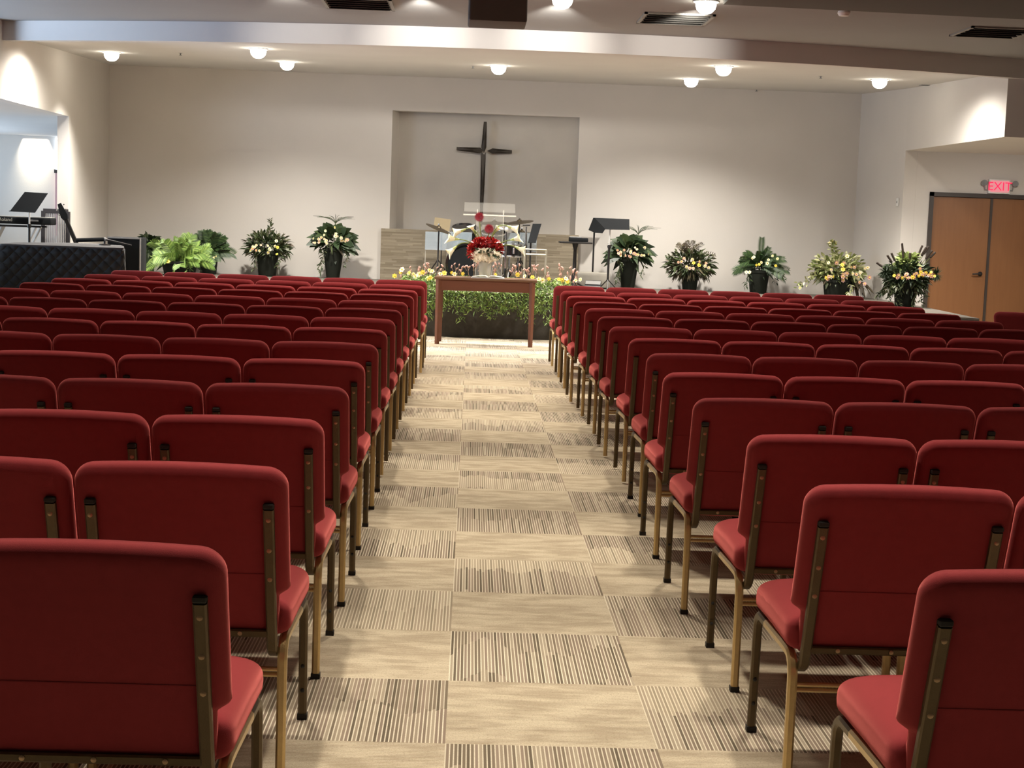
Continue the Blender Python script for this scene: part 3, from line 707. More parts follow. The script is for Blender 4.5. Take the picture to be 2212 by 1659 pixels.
# 2 dark palm
g = random.Random(22); t = arr(450, 592, 22.5, 'dark green palm standing behind the bright palm', .14, .115, .30, 'pot', 'potted_palm')
for k in range(34):
    az = g.uniform(0, 2*math.pi); e = g.uniform(.05, 1.45); d = Vector((math.cos(az)*math.cos(e), math.sin(az)*math.cos(e)*.7-.1, math.sin(e)))
    MB().frond((g.uniform(-.05, .05), g.uniform(-.06, .04), .30), d, g.uniform(.34, .48), g.uniform(.15, .5), 20, g.uniform(.09, .13), .016, g.uniform(42, 60), (g.uniform(-.6, .6), -1, g.uniform(.1, .9))).build('frond', M['g_palmd'], t)
mb = MB(); dome(mb, g, 160, .36, .26, .20, .12, .035); mb.build('foliage', M['g_dark'], t)
add_flowers(t, [(.16, -.30, .27, 'w'), (.13, -.30, .25, 'w')], g, .03)
# 3
g = random.Random(23); t = arr(577, 597, 22.5, 'loose grey-green arrangement in black pot with one spike, second from the palms', .165, .125, .36)
mb = MB(); dome(mb, g, 700, .45, .39, .25, .11, .03, .4); 
for k in range(30):
    tt = k/30; mb.leaf((.03+g.uniform(-.03, .03)*(1-tt), 0, .62+.20*tt), (g.uniform(-1, 1), -.3, .8), .07, .022, .2, 2, g.uniform(0, 3))
trail(mb, g, -.17, .34, .26, 26); trail(mb, g, .19, .36, .24, 26); mb.build('foliage', M['g_mid'], t)
mb = MB(); dome(mb, g, 150, .40, .33, .2, .10, .03); mb.build('foliage', M['g_dark'], t)
add_flowers(t, band(g, -.26, -.05, .36, .46, 8, 'ppkw')+band(g, .02, .18, .33, .45, 7, 'wwky')+[(.16, -.28, .52, 'w')], g, .034)
# 4
def tall(px, py, label, seed, wl):
    g = random.Random(seed); t = arr(px, py, 22.5, label, .15, .095, .44)
    mb = MB()
    for k in range(90):
        a = g.uniform(-.25, math.pi+.25); e = g.uniform(-.35, 1.35); d = Vector((math.cos(a)*math.cos(e), g.uniform(-.8, .4)*math.cos(e), math.sin(e)))
        mb.leaf((d.x*.13, d.y*.08, .55+.08*d.z), d, g.uniform(.20, .31), g.uniform(.11, .17), .35, 4, g.uniform(-.6, .6), (.2, -1, .6))
    mb.build('broad_leaves', M['g_dark'], t)
    mb = MB(); dome(mb, g, 320, .55, .33, .22, .10, .03); trail(mb, g, -.17, .42, .36, 34); trail(mb, g, -.14, .42, .28, 20); trail(mb, g, .20, .38, .2, 16); mb.build('foliage', M['g_mid'], t)
    ws = MB()
    for k in range(22):
        a = g.uniform(0, math.pi*2); d = Vector((math.cos(a)*.75, math.sin(a)*.4, 1.0)).normalized(); L = g.uniform(.2, .3); b = Vector((.02+wl, 0, .80))
        ws.tube([b+d*(L*q)+Vector((math.cos(a)*.16*q*q, 0, -.34*L*4*q*q*.34)) for q in (0, .25, .5, .75, 1)], [.0035, .003, .003, .0025, .0015], 4)
    ws.tube([(wl, 0, .42), (.02+wl, 0, .82)], .008, 5); ws.build('wispy_sprigs', M['g_mid'], t)
    return t, g
t, g = tall(719, 600, 'tall dark pot with broad leaves and wispy top, left of the stone panel', 24, 0)
add_flowers(t, band(g, -.27, -.07, .50, .64, 12, 'ppkkw')+band(g, .02, .24, .50, .66, 13, 'pkkwk')+[(.03, -.27, .74, 'w'), (-.1, -.27, .69, 'w')], g, .034)
t, g = tall(1356, 621, 'tall dark pot with broad dark leaves behind the white-poled music stand', 25, .10)
add_flowers(t, band(g, -.20, .06, .47, .57, 16, 'ppk')+band(g, .05, .26, .48, .62, 9, 'kwkp'), g, .032)
# 6
g = random.Random(26); t = arr(1489, 627, 22.5, 'round bushy arrangement with pink and yellow flowers in low black pot', .135, .10, .30)
mb = MB(); dome(mb, g, 760, .40, .41, .27, .10, .03, .35); mb.build('foliage', M['g_mid'], t)
mb = MB(); dome(mb, g, 260, .30, .36, .19, .10, .03, -.2); mb.build('bronze_foliage', M['g_bronze'], t)
mb = MB()
for k in range(9): mb.frond((g.uniform(-.05, .05), -.02, .5), (g.uniform(-1, 1.2), -.2, g.uniform(.3, 1.)), .34, .3, 9, .06, .016)
mb.build('feathery_sprigs', M['g_bronze'], t)
add_flowers(t, [(-.22, -.30, .42, 'p'), (-.17, -.30, .43, 'p'), (-.14, -.3, .48, 'p'), (-.10, -.3, .36, 'k'), (-.05, -.3, .34, 'p'), (.0, -.3, .34, 'p'), (.0, -.3, .42, 'y'), (.08, -.3, .39, 'y'), (.09, -.3, .44, 'p'), (.18, -.3, .42, 'p'), (.17, -.3, .38, 'k'), (.22, -.3, .36, 'k'), (-.02, -.3, .47, 'k')], g, .040)
# 7
g = random.Random(27); t = arr(1637, 634, 22.5, 'dark palm arrangement with white and yellow flowers, left of the variegated bush', .155, .12, .34)
for k in range(34):
    az = g.uniform(0, 2*math.pi); e = g.uniform(-.15, 1.35); d = Vector((math.cos(az)*math.cos(e), math.sin(az)*math.cos(e)*.7-.1, math.sin(e)))
    MB().frond((g.uniform(-.04, .04), g.uniform(-.06, .04), .40), d, g.uniform(.28, .40), g.uniform(.15, .4), 18, g.uniform(.08, .12), .015, g.uniform(42, 60), (g.uniform(-.6, .6), -1, g.uniform(.1, .9))).build('frond', M['g_palmd'], t)
MB().frond((.01, 0, .42), (.02, 0, 1), .38, .0, 22, .10, .013, 40).build('frond', M['g_palmd'], t); MB().frond((.01, 0, .42), (.35, -.1, .9), .30, .1, 18, .08, .012, 40).build('frond', M['g_palmd'], t)
mb = MB(); dome(mb, g, 170, .40, .27, .17, .10, .03); trail(mb, g, -.19, .32, .24, 24); trail(mb, g, .24, .30, .14, 14); mb.build('foliage', M['g_dark'], t)
add_flowers(t, [(-.17, -.3, .51, 'w'), (-.14, -.3, .53, 'w'), (-.1, -.3, .42, 'y'), (-.06, -.3, .43, 'y'), (-.03, -.3, .46, 'w'), (.07, -.3, .5, 'w'), (.06, -.3, .45, 'w'), (.18, -.3, .42, 'y'), (.13, -.3, .56, 'w'), (.2, -.3, .52, 'w'), (-.24, -.3, .31, 'w'), (-.19, -.3, .31, 'w')], g, .036)
# 8
g = random.Random(28); t = arr(1806, 643, 21.9, 'pale variegated bush with peach and yellow flowers in wide dark pot', .20, .165, .26)
mb = MB(); dome(mb, g, 800, .42, .44, .26, .10, .045, .35)
for k in range(60):
    tt = k/60; mb.leaf((-.11+.07*(1-tt)+g.uniform(-.06, .06)*(1-tt*.6), 0, .58+.22*tt), (g.uniform(-1, 1), -.3, g.uniform(0, .8)), .075, .035, .2, 2, g.uniform(0, 3))
for k in range(50):
    tt = k/50; mb.leaf((-.30-.30*tt+g.uniform(-.03, .03), -.1, .34-.20*tt+g.uniform(-.05, .05)), (g.uniform(-1, .3), -.3, g.uniform(-.5, .8)), .06, .026, .2, 2, g.uniform(0, 3))
trail(mb, g, .13, .22, .22, 26, -.24); mb.build('variegated_foliage', M['g_var'], t)
mb = MB(); dome(mb, g, 200, .30, .34, .18, .10, .04, -.2); mb.build('foliage', M['g_mid'], t)
mb = MB()
for k in range(14): mb.leaf((.26+g.uniform(-.05, .1), -.1, .24), (g.uniform(-.1, 1), -.3, g.uniform(-1, -.1)), .22, .05, .3, 3, g.uniform(-.5, .5))
mb.build('bronze_leaves', M['g_bronze'], t)
add_flowers(t, band(g, -.22, .02, .26, .52, 12, 'pkkyp', -.34)+band(g, .02, .38, .22, .46, 13, 'pkkp', -.34)+[(-.25, -.36, .29, 'y'), (-.22, -.36, .50, 'w'), (.05, -.3, .60, 'w'), (-.56, -.15, .13, 'w'), (-.10, 0, .80, 'w'), (-.14, 0, .77, 'w'), (-.05, 0, .77, 'w')], g, .044)
# 9 cattails
g = random.Random(29); t = arr(1953, 664, 19.75, 'dark arrangement with brown cattails and peach flowers beside the door', .155, .12, .36)
for (dx, dz, L) in [(-.40, .20, .10), (-.27, .30, .12), (-.22, .33, .12), (-.09, .46, .20), (.02, .34, .10), (.17, .44, .16), (.22, .42, .13), (.25, .43, .12), (.30, .38, .14), (.34, .36, .10)]:
    b = Vector((0, 0, .30)); e = Vector((dx*1.02, -.05, .36+dz)); d = (e-b).normalized()
    MB().tube([b, e], .004, 5).build('cattail_stem', M['stem'], t); MB().tube([e-d*L, e-d*L*.95, e-d*.005, e], [.004, .014, .014, .004], 8).build('cattail', M['cat'], t)
mb = MB(); dome(mb, g, 600, .44, .37, .19, .12, .03, .5); mb.build('foliage', M['g_dark'], t)
mb = MB(); dome(mb, g, 300, .28, .30, .15, .10, .035, -.2); 
for q in (-.22, -.12, .1, .2): trail(mb, g, q, .32, .3, 26)
for k in range(24): mb.leaf((-.26-.12*k/24, -.08, .25-.10*k/24), (g.uniform(-1, .2), -.3, g.uniform(-1, .3)), .08, .025, .3, 2, g.uniform(0, 3))
mb.build('foliage', M['g_mid'], t)
mb = MB(); dome(mb, g, 170, .60, .15, .13, .13, .045, .6); mb.build('lime_foliage', M['g_lime'], t)
for sx in (-.29, .36):
    mb = MB(); 
    for k in range(130): a = g.uniform(0, 6.28); z = g.uniform(-1, 1); q = math.sqrt(1-z*z); mb.leaf((sx, -.1, .44), (q*math.cos(a), q*math.sin(a), z), .115, .012, .05, 2)
    mb.build('needle_tuft', M['g_dark'], t)
add_flowers(t, band(g, -.24, -.05, .37, .43, 10, 'ppy', -.30)+band(g, -.02, .14, .37, .45, 7, 'pyk', -.30)+band(g, .08, .28, .41, .52, 12, 'yyp', -.30), g, .038)

# ------------------------------------------------------------------ things on the stage
def rodv(mb, x, y, z0, z1, r, n=8): return mb.tube([(x, y, z0), (x, y, z1)], r, n)
def tripod(mb, x, y, z0, R, h, r=.009):
    for k in range(3):
        a = 2*math.pi*k/3+.4; mb.tube([(x, y, z0+h), (x+R*math.cos(a), y+R*math.sin(a), z0+.012)], r, 6)
# cross in the niche
cy = YB+.07; cx_, cz_c = at(1046, 325, cy).x, at(1046, 325, cy).z
CR = thing('wall_cross', 'dark four-armed cross with tapering arms hanging in the niche', 'cross', (cx_, cy, cz_c))
s = cy/F_PX
def arm(pts, name):  # flat tapered arm with a raised ridge
    n = len(pts); c = sum((Vector((p[0], 0, p[1])) for p in pts), Vector())/n
    mb = MB(); mb.plate([(p[0], 0, p[1]) for p in pts], (0, .05, 0))
    vs = [Vector((p[0], 0, p[1])) for p in pts]+[c+Vector((0, -.035, 0))]
    mb.add(vs, [(i, (i+1) % n, n) for i in range(n)]); return mb.build(name, M['cross'], CR, smooth=False)
arm([(-.020, .42), (.024, .42), (.030, .05), (.0, -.03), (-.045, .04)], 'top_arm')
arm([(-.41, .035), (-.41, -.012), (-.06, -.044), (-.012, 0), (-.06, .040)], 'side_arm')
arm([(.41, .018), (.41, -.03), (.12, -.042), (.042, -.004), (.12, .036)], 'side_arm')
arm([(-.045, -.02), (.0, -.06), (.025, -.02), (.022, -.5), (.006, -1.12), (-.03, -1.12), (-.04, -.5)], 'bottom_arm')
for z in (.2, -.6): MB().tube([(0, .03, z), (0, .16 if z > 0 else .16, z)], .012, 6).build('wall_pin', M['blackm'], CR)
# acrylic lectern
LYY = 20.75; lx = at(1055, 540, LYY).x
LE = thing('lectern', 'clear acrylic lectern with slim top shelf standing behind the bouquet', 'lectern', (lx, LYY, ZS))
MB().rbox((0, 0, .015), (.55, .40, .03), .006).build('base', M['acryl'], LE)
MB().bx(-.165, -.155, -.14, .14, .03, 1.06).build('side_panel', M['acryl'], LE); MB().bx(.175, .185, -.14, .14, .03, 1.06).build('side_panel', M['acryl'], LE)
MB().bx(-.155, .175, -.14, -.132, .03, 1.0).build('front_panel', M['acryl'], LE)
for x in (-.166, .186): MB().bx(x-.004, x+.004, -.146, -.138, .03, 1.06).build('panel_edge', M['acredge'], LE)
MB().rbox((0, 0, .985), (.70, .40, .012), .003, 1).build('shelf', M['acryl'], LE)
MB().rbox((0, -.204, .985), (.70, .008, .016), .002, 1).build('shelf_edge', M['acredge'], LE)
R_ = Matrix.Rotation(math.radians(20), 3, 'X'); MB().box((0, .06, 1.09), (.68, .36, .008), R_).build('reading_desk', M['acryl2'], LE)
# drum kit
DYY = 21.7
def cymb(mb, c, r, tilt, az=0):
    R = Matrix.Rotation(az, 3, 'Z') @ Matrix.Rotation(tilt, 3, 'Y') @ Matrix.Rotation(.12, 3, 'X')
    return mb.lathe([(.01, .028), (r*.14, .02), (r*.2, .006), (r*.6, -.004), (r, -.016), (r, -.018), (r*.6, -.007), (r*.2, .002), (.012, .02)], c, 28, R, cap=False)
bx_, bz_ = at(1010, 560, DYY).x, ZS+.30
BD = thing('bass_drum', 'glossy black bass drum behind the flower garland', 'drum', (bx_, DYY, ZS))
RX = Matrix.Rotation(math.radians(90), 3, 'X')
MB().lathe([(.28, -.2), (.285, -.2), (.285, .2), (.28, .2)], (0, 0, .30), 36, RX).build('shell', M['gloss'], BD)
MB().lathe([(.30, .19), (.305, .2), (.305, .225), (.27, .225), (.27, .19)], (0, 0, .30), 36, RX, cap=False).build('hoop', M['gloss'], BD)
MB().lathe([(.001, .206), (.275, .206)], (0, 0, .30), 36, RX, cap=False).build('drum_head', M['black'], BD)
for k in range(8):
    a = k*math.pi/4+.2; o = MB(); o.rbox((.298*math.cos(a), -.04, .30+.298*math.sin(a)), (.02, .14, .02), .005, 1); o.build('lug', M['chrome'], BD)
for sx in (-1, 1): MB().tube([(sx*.25, -.05, .18), (sx*.37, -.26, .012)], .009, 6).build('spur', M['chrome'], BD)
def drum(name, label, px, py, Y, r, h, tilt=0, leg=True):
    p = at(px, py, Y); t = thing(name, label, 'drum', (p.x, Y, ZS)); z = p.z-ZS; R = Matrix.Rotation(tilt, 3, 'X')
    MB().lathe([(r, -h/2), (r, h/2)], (0, 0, z), 28, R).build('shell', M['gloss'], t)
    for q in (-1, 1): MB().lathe([(r*1.05, q*h/2-.012), (r*1.07, q*h/2), (r*1.05, q*h/2+.012), (r*.98, q*h/2+.012), (r*.98, q*h/2-.012)], (0, 0, z), 28, R, cap=False).build('rim', M['chrome'], t)
    for k in range(8):
        a = k*math.pi/4+.3; d = R @ Vector((r*1.06*math.cos(a), r*1.06*math.sin(a), 0)); MB().rbox((d.x, d.y, z+d.z), (.024, .024, h*.55), .006, 1).build('lug', M['chrome'], t)
    if leg:
        mb = MB(); rodv(mb, 0, 0, .25, z-h/2, .012); tripod(mb, 0, 0, 0, .24, .3); mb.build('stand', M['chrome'], t)
    return t
drum('snare_drum', 'black snare drum with chrome lugs, right of the vase', 1101, 541, 21.3, .17, .16)
drum('tom_drum', 'black tom drum on the left above the bass drum', 1004, 510, 22.35, .19, .24, .35)
drum('floor_tom', 'black floor tom partly hidden behind the vase', 1066, 520, 21.9, .17, .24, .25)
def cstand(name, label, px, py, Y, r, tilt, zpole=None, m='cymbal', az=0):
    p = at(px, py, Y); t = thing(name, label, 'cymbal', (p.x, Y, ZS), 0); z = p.z-ZS
    cymb(MB(), (0, 0, z), r, tilt, az).build('cymbal_disc', M[m], t)
    mb = MB(); rodv(mb, 0, 0, .2, z+.05, .010); tripod(mb, 0, 0, 0, .28, .36); mb.build('stand', M['blackm'], t)
    MB().sphere((0, 0, z+.045), .016, 8, 5).build('wing_nut', M['chrome'], t)
    return t
cstand('crash_cymbal', 'tilted bronze cymbal left of the bass drum, on a dark stand', 948, 492, 21.3, .185, .36)
cstand('ride_cymbal', 'bronze cymbal tilting upward at the right, below the lectern shelf', 1122, 478, 21.75, .20, -.14)
cstand('high_cymbal', 'flat bronze cymbal seen through the clear lectern', 1068, 480, 22.1, .22, -.03)
cstand('hi_hat', 'small pair of cymbals low behind the chrome microphone stands', 1127, 500, 22.45, .15, .03)
p0, p1 = at(938, 471, 22.2), at(972, 499, 22.2)
tb = MB().box((0, 0, 0), (p1.x-p0.x, .01, p0.z-p1.z), Matrix.Rotation(.10, 3, 'Y')).build('tan_board', M['tan'], loc=((p0.x+p1.x)/2, 22.2, (p0.z+p1.z)/2)); 
SBD = thing('display_board', 'plain tan board on a thin stand behind the tilted left cymbal', 'board', ((p0.x+p1.x)/2, 22.2, ZS)); tb.parent = SBD; tb.location = (0, -.02, (p0.z+p1.z)/2-ZS); tb.name = 'panel'
mb = MB(); rodv(mb, 0, 0, .2, (p0.z+p1.z)/2-ZS, .008); tripod(mb, 0, 0, 0, .22, .25, .007); mb.build('stand', M['blackm'], SBD)
DS = thing('drum_shield', 'low blue-grey clear panels around the drum kit', 'drum shield', (at(1040, 540, 21.05).x, 21.05, ZS))
for (a, b, c, d, yy) in [(919, 966, 500, 541, 21.9), (966, 1020, 500, 541, 21.95), (1080, 1118, 502, 545, 22.2), (1118, 1160, 502, 545, 22.25)]:
    q0_, q1_ = at(a, c, yy), at(b, d, yy); mb = MB().bx(q0_.x-DS.location.x, q1_.x-DS.location.x-.01, yy-21.05, yy-21.05+.008, q1_.z-ZS, q0_.z-ZS); o = mb.build('shield_panel', M['shield'], DS)
mb = MB()
for x in (919, 966, 1119, 1159):
    q = at(x, 541, 21.95 if x < 1000 else 22.2); rodv(MB(), q.x-DS.location.x, q.y-21.05, 0, q.z-ZS, .006).build('shield_leg', M['acredge'], DS)
0
# stool with a thin brass frame
q0_, q1_ = at(1134, 537, 20.4), at(1180, 540, 20.4); sxc = (q0_.x+q1_.x)/2; hw = (q1_.x-q0_.x)/2; zt_ = q1_.z-ZS
ST = thing('frame_stool', 'tall open stool of thin pale metal frame on the stage', 'stool', (sxc, 20.4, ZS))
for sx in (-1, 1):
    for sy in (-1, 1): rodv(MB(), sx*hw, sy*.13, 0, zt_, .010).build('leg', M['brass'], ST)
mb = MB()
for z in (zt_, zt_-.065): mb.tube([(-hw, -.13, z), (hw, -.13, z)], .009, 6); mb.tube([(-hw, .13, z), (hw, .13, z)], .009, 6); mb.tube([(-hw, -.13, z), (-hw, .13, z)], .009, 6); mb.tube([(hw, -.13, z), (hw, .13, z)], .009, 6)
mb.build('seat_frame', M['brass'], ST)
MB().bx(-hw, hw, -.13, .13, zt_+.004, zt_+.012).build('seat_panel', M['acryl'], ST)
def mic_stand(px, top, mid, Y, label, r=.012):
    a = at(px, top, Y); b = at(px, mid, Y); t = thing('microphone_stand', label, 'stand', (a.x, Y, ZS), 0, 'microphone stands by the drums')
    rodv(MB(), 0, 0, b.z-ZS, a.z-ZS, r).build('upper_tube', M['chrome'], t); rodv(MB(), 0, 0, .03, b.z-ZS, r*1.35).build('lower_tube', M['blackm'], t)
    MB().lathe([(.13, 0), (.13, .015), (.03, .03), (.0, .03)], (0, 0, 0), 20).build('base', M['blackm'], t)
    MB().lathe([(.018, -.03), (.022, .0), (.018, .03)], (0, 0, b.z-ZS), 10).build('clutch', M['blackm'], t)
    return t, a.z-ZS
t, z = mic_stand(1094, 499, 585, 20.25, 'slim chrome microphone stand just right of the red blooms'); MB().sphere((0, 0, z+.02), .024, 10, 6, (1, 1, 1.4)).build('microphone_head', M['silver'], t)
t, z = mic_stand(1137, 490, 533, 20.95, 'chrome microphone stand with black lower tube beside the frame stool', .014); MB().tube([(-.05, 0, z+.02), (.05, 0, z+.025)], .012, 8).build('microphone_clip', M['blackm'], t)
def music_stand(name, label, Y, quad, pole, z1=None, polem='blackm', lip=True, upperm=None, split=None, wide=None):
    P = [at(a, b, Y) for a, b in quad]; bp_ = at(pole[0], pole[1], Y)
    t = thing(name, label, 'music stand', (bp_.x, Y, ZS)); o = Vector((bp_.x, Y, ZS))
    pts = []
    zc = sum(p.z for p in P)/len(P)
    for p in P: pts.append(p-o+Vector((0, (p.z-zc)*.45, 0)))
    MB().plate(pts, (0, -.008, .004)).build('desk', M['black'], t, smooth=False)
    zm = bp_.z-ZS
    if upperm:
        zs_ = at(split[0], split[1], Y).z-ZS
        rodv(MB(), 0, .03, zs_, zm, .011).build('upper_tube', M[upperm], t); rodv(MB(), 0, .03, .15, zs_, .015).build('lower_tube', M['blackm'], t)
        MB().lathe([(.02, -.025), (.026, 0), (.02, .025)], (0, .03, zs_), 10).build('clutch', M['blackm'], t)
    else: rodv(MB(), 0, .03, .15, zm, .013).build('pole', M[polem], t)
    mb = MB(); tripod(mb, 0, .03, 0, .17, .17, .008); mb.build('tripod_base', M['blackm'], t)
    if lip:
        a, b = pts[2], pts[3]; MB().sweep([a+Vector((0, -.03, 0)), b+Vector((0, -.03, 0))], sq(.06, .008, .002), side=(0, 1, 0)).build('desk_lip', M['black'], t)
    return t
music_stand('music_stand', 'black music stand with narrow slanted desk beside the chrome microphone stand', 21.45, [(1151, 484), (1170, 484), (1157, 524), (1140, 524)], (1147, 520))
music_stand('music_stand', 'black music stand with drooping desk on a thin black pole, right of the pedestal table', 22.68, [(1282, 471), (1322, 473), (1306, 497), (1301, 504), (1285, 503), (1271, 497)], (1284, 502), lip=False)
music_stand('music_stand', 'wide black music stand on a white upper pole in front of the tall pot', 21.2, [(1284, 471), (1360, 474), (1359, 496), (1306, 495)], (1318, 495), lip=True, upperm='silver', split=(1317, 533))
# pedestal table with case
PY = 21.5; pc = at(1243, 524, PY); PT = thing('pedestal_table', 'small dark pedestal table at the right end of the stone panel', 'table', (pc.x, PY, ZS)); zt_ = pc.z-ZS
MB().rbox((0, 0, zt_), (.45, .40, .025), .006).build('table_top', M['blackm'], PT)
MB().lathe([(.02, .0), (.055, .02), (.05, .1), (.028, .25), (.022, zt_-.1), (.045, zt_-.012)], (0, 0, 0), 14).build('pedestal', M['blackm'], PT)
mb = MB(); tripod(mb, 0, 0, 0, .22, .12, .014); mb.build('feet', M['blackm'], PT)
t = thing('black_case', 'flat dark case lying on the small pedestal table', 'case', (pc.x+.04, PY, pc.z+.0125)); MB().rbox((0, 0, .028), (.26, .20, .055), .008).build('case_body', M['black'], t); MB().rbox((-.04, 0, .062), (.17, .14, .013), .004, 1).build('case_lid', M['grey'], t)
# low beige box and wedge monitor near the right of the garland
q0_, q1_ = at(1246, 592, 22.0), at(1318, 618, 22.0)
t = thing('storage_box', 'low beige box on the stage floor behind the wedge monitor', 'box', ((q0_.x+q1_.x)/2, 22.25, ZS)); MB().rbox((0, 0, .125), (q1_.x-q0_.x, .34, .21), .008).build('box_body', M['box'], t); MB().bx(-(q1_.x-q0_.x)/2+.01, (q1_.x-q0_.x)/2-.01, -.16, .16, 0, .03).build('plinth', M['blackm'], t)
q = at(1281, 618, 20.6); t = thing('wedge_monitor', 'small black wedge monitor with a grey stripe, right of the garland', 'speaker', (q.x, 20.6, ZS), -.15)
mb = MB().add([], []) or MB(); mb.add([(-.11, -.13, 0), (.11, -.13, 0), (.11, .13, 0), (-.11, .13, 0), (-.11, -.09, .10), (.11, -.09, .10), (.10, .06, .17), (-.10, .06, .17), (-.10, .13, .15), (.10, .13, .15)], [(0, 1, 5, 4), (4, 5, 6, 7), (7, 6, 9, 8), (8, 9, 2, 3), (0, 3, 2, 1), (0, 4, 7, 8, 3), (1, 2, 9, 6, 5)]); mb.build('cabinet', M['black'], t, smooth=False)
MB().box((0, -.100, .085), (.21, .012, .03)).build('stripe', M['grey'], t); MB().box((0, -.012, .142), (.20, .10, .006), Matrix.Rotation(math.radians(25), 3, 'X')).build('grille', M['spk'], t)
# ------------------------------------------------------------------ left of the stage
PNO = thing('covered_piano', 'piano under a black quilted cover on the floor at the left', 'piano', (-4.52, 17.35, 0))
pp = rpoly([(-.74, -.05), (.68, -.05), (.52, .7), (.22, 1.75), (-.35, 1.75), (-.80, 1.0)], [.12, .05, .3, .2, .2, .3], 6)
mb = MB(); vs = []; nP = len(pp)
for k, (z, ins) in enumerate([(.12, -.035), (.5, -.02), (.95, 0), (1.03, .004), (1.045, .02)]): vs += [(p.x, p.y, z) for p in offset_loop(pp, ins)]
mb.add(vs, [(i*nP+j, i*nP+(j+1) % nP, (i+1)*nP+(j+1) % nP, (i+1)*nP+j) for i in range(4) for j in range(nP)]); mb.build('quilted_cover', M['quilt'], PNO, ang=60)
mb = MB(); mb.prism([tuple(p) for p in offset_loop(pp, .015)], 1.03, 1.058); mb.build('lid', simple('grey_lid_cloth', (.055, .052, .052), .7), PNO)
for (x, y) in ((-.5, .15), (.5, .15), (0, 1.4)): MB().tube([(x, y, 0), (x, y, .2)], [.03, .05], 10).build('leg', M['black'], PNO)
q0_, q1_ = at(232, 511, 18.75), at(304, 514, 18.75)
t = thing('floor_cabinet', 'flat-fronted black cabinet with pale edging at the right of the piano', 'speaker', ((q0_.x+q1_.x)/2, 18.92, 0)); w_ = q1_.x-q0_.x; h_ = q1_.z
MB().rbox((0, 0, h_/2), (w_, .34, h_), .008).build('cabinet', M['black'], t); MB().bx(-w_/2+.012, w_/2-.012, -.178, -.171, .02, h_-.02).build('grille', M['black'], t)
mb = MB(); mb.bx(-w_/2, w_/2, -.18, -.165, h_-.016, h_+.002); mb.bx(w_/2-.012, w_/2+.002, -.18, -.165, 0, h_); mb.build('edge_trim', simple('pale_edging', (.36, .35, .33), .5), t)
# keyboard on stand
KY = 20.0; k0, k1 = at(-60, 463, KY), at(110, 487, KY); KW = k1.x-k0.x
KB = thing('keyboard', 'black stage keyboard with pale lettering on its back, left edge', 'keyboard', ((k0.x+k1.x)/2, KY, k1.z-.005), math.radians(2)); kh = k0.z-k1.z
MB().rbox((0, .14, kh*.5), (KW, .30, kh*.86), .018, 3).build('case', M['black'], KB); MB().rbox((0, .15, kh*.95), (KW-.03, .28, .012), .004, 1).build('top_panel', simple('dark_grey_panel', (.30, .29, .26), .4), KB)
text_mesh('Roland', .062, .001, M['keys'], 'lettering', KB, (-.075, -.0125, kh*.58), (math.radians(90), 0, 0))
MB().rbox((KW/2-.22, -.012, kh*.55), (.12, .006, .022), .002, 1).build('socket_panel', M['grey'], KB)
KS = thing('keyboard_stand', 'silver crossed-leg stand under the stage keyboard', 'stand', (KB.location.x, KY+.15, ZS)); zk = KB.location.z-ZS
for sx in (-.18, .30):
    for sy in (-.10, .12):
        MB().sweep([(sx-.30, sy, .01), (sx, sy, zk-.02)], sq(.05 if sx < 0 else .02, .03, .006)).build('leg', M['silver'], KS)
MB().bx(-.46, .36, -.14, -.09, zk-.03, zk-.008).build('support_bar', M['blackm'], KS); MB().bx(-.46, .36, .14, .19, zk-.03, zk-.008).build('support_bar', M['blackm'], KS)
music_stand('music_stand', 'black music stand with tilted square desk in front of the keyboard, chrome upper tube', 19.75, [(51, 415), (101, 418), (79, 459), (25, 456)], (62, 445), lip=True, upperm='silver', split=(61, 488))
# railing in the side room
ra, rb_ = at(94, 452, 20.55), at(147, 455, 20.55)
RA = thing('stair_railing', 'dark metal railing with upright bars behind the guitar', 'railing', ((ra.x+rb_.x)/2, 20.55, ZS)); hw = (rb_.x-ra.x)/2; zt_ = ra.z-ZS-.02
MB().bx(-hw, hw, -.02, .02, zt_-.03, zt_+.03).build('top_rail', M['rail'], RA); MB().bx(-hw, hw, -.02, .02, .06, .10).build('bottom_rail', M['rail'], RA)
for x in (-hw, hw): MB().bx(x-.025, x+.025, -.025, .025, 0, zt_).build('post', M['rail'], RA)
for k in range(13): x = -hw+(2*hw)*(k+1)/14; rodv(MB(), x, 0, .08, zt_-.02, .008).build('bar', M['railbar'], RA)
# guitar leaning back on its stand
GYy = 20.3; nh, nt = at(128, 440, GYy), at(162, 519, GYy); gd = (nt-nh).normalized()
GT = thing('bass_guitar', 'dark bass guitar leaning with its neck up, beside the railing', 'guitar', (nt.x+.06, GYy, ZS)); o_ = Vector((nt.x+.06, GYy, ZS))
a = nh-o_; b = nt-o_; sd = Vector((gd.z, 0, -gd.x))
hs = a+gd*.17
MB().sweep([hs, b+gd*.05], sq(.055, .022, .006), side=sd).build('neck', M['blackm'], GT)
MB().plate([a-sd*.025, a+sd*.02, hs+sd*.05, hs+sd*.03+gd*.05, hs-sd*.03+gd*.05, hs-sd*.045], (0, -.018, 0)).build('headstock', M['black'], GT)
for k in range(4): MB().sphere(a+gd*(.03+.035*k)+sd*(.06 if k % 2 else -.05), .012, 8, 5).build('tuning_peg', M['chrome'], GT)
bc = Vector((b.x+gd.x*.16, .0, .26)); body = [(-.16, -.20), (-.02, -.24), (.14, -.21), (.17, -.08), (.12, .02), (.16, .12), (.10, .18), (.05, .10), (-.04, .08), (-.12, .17), (-.17, .10), (-.12, 0), (-.18, -.1)]
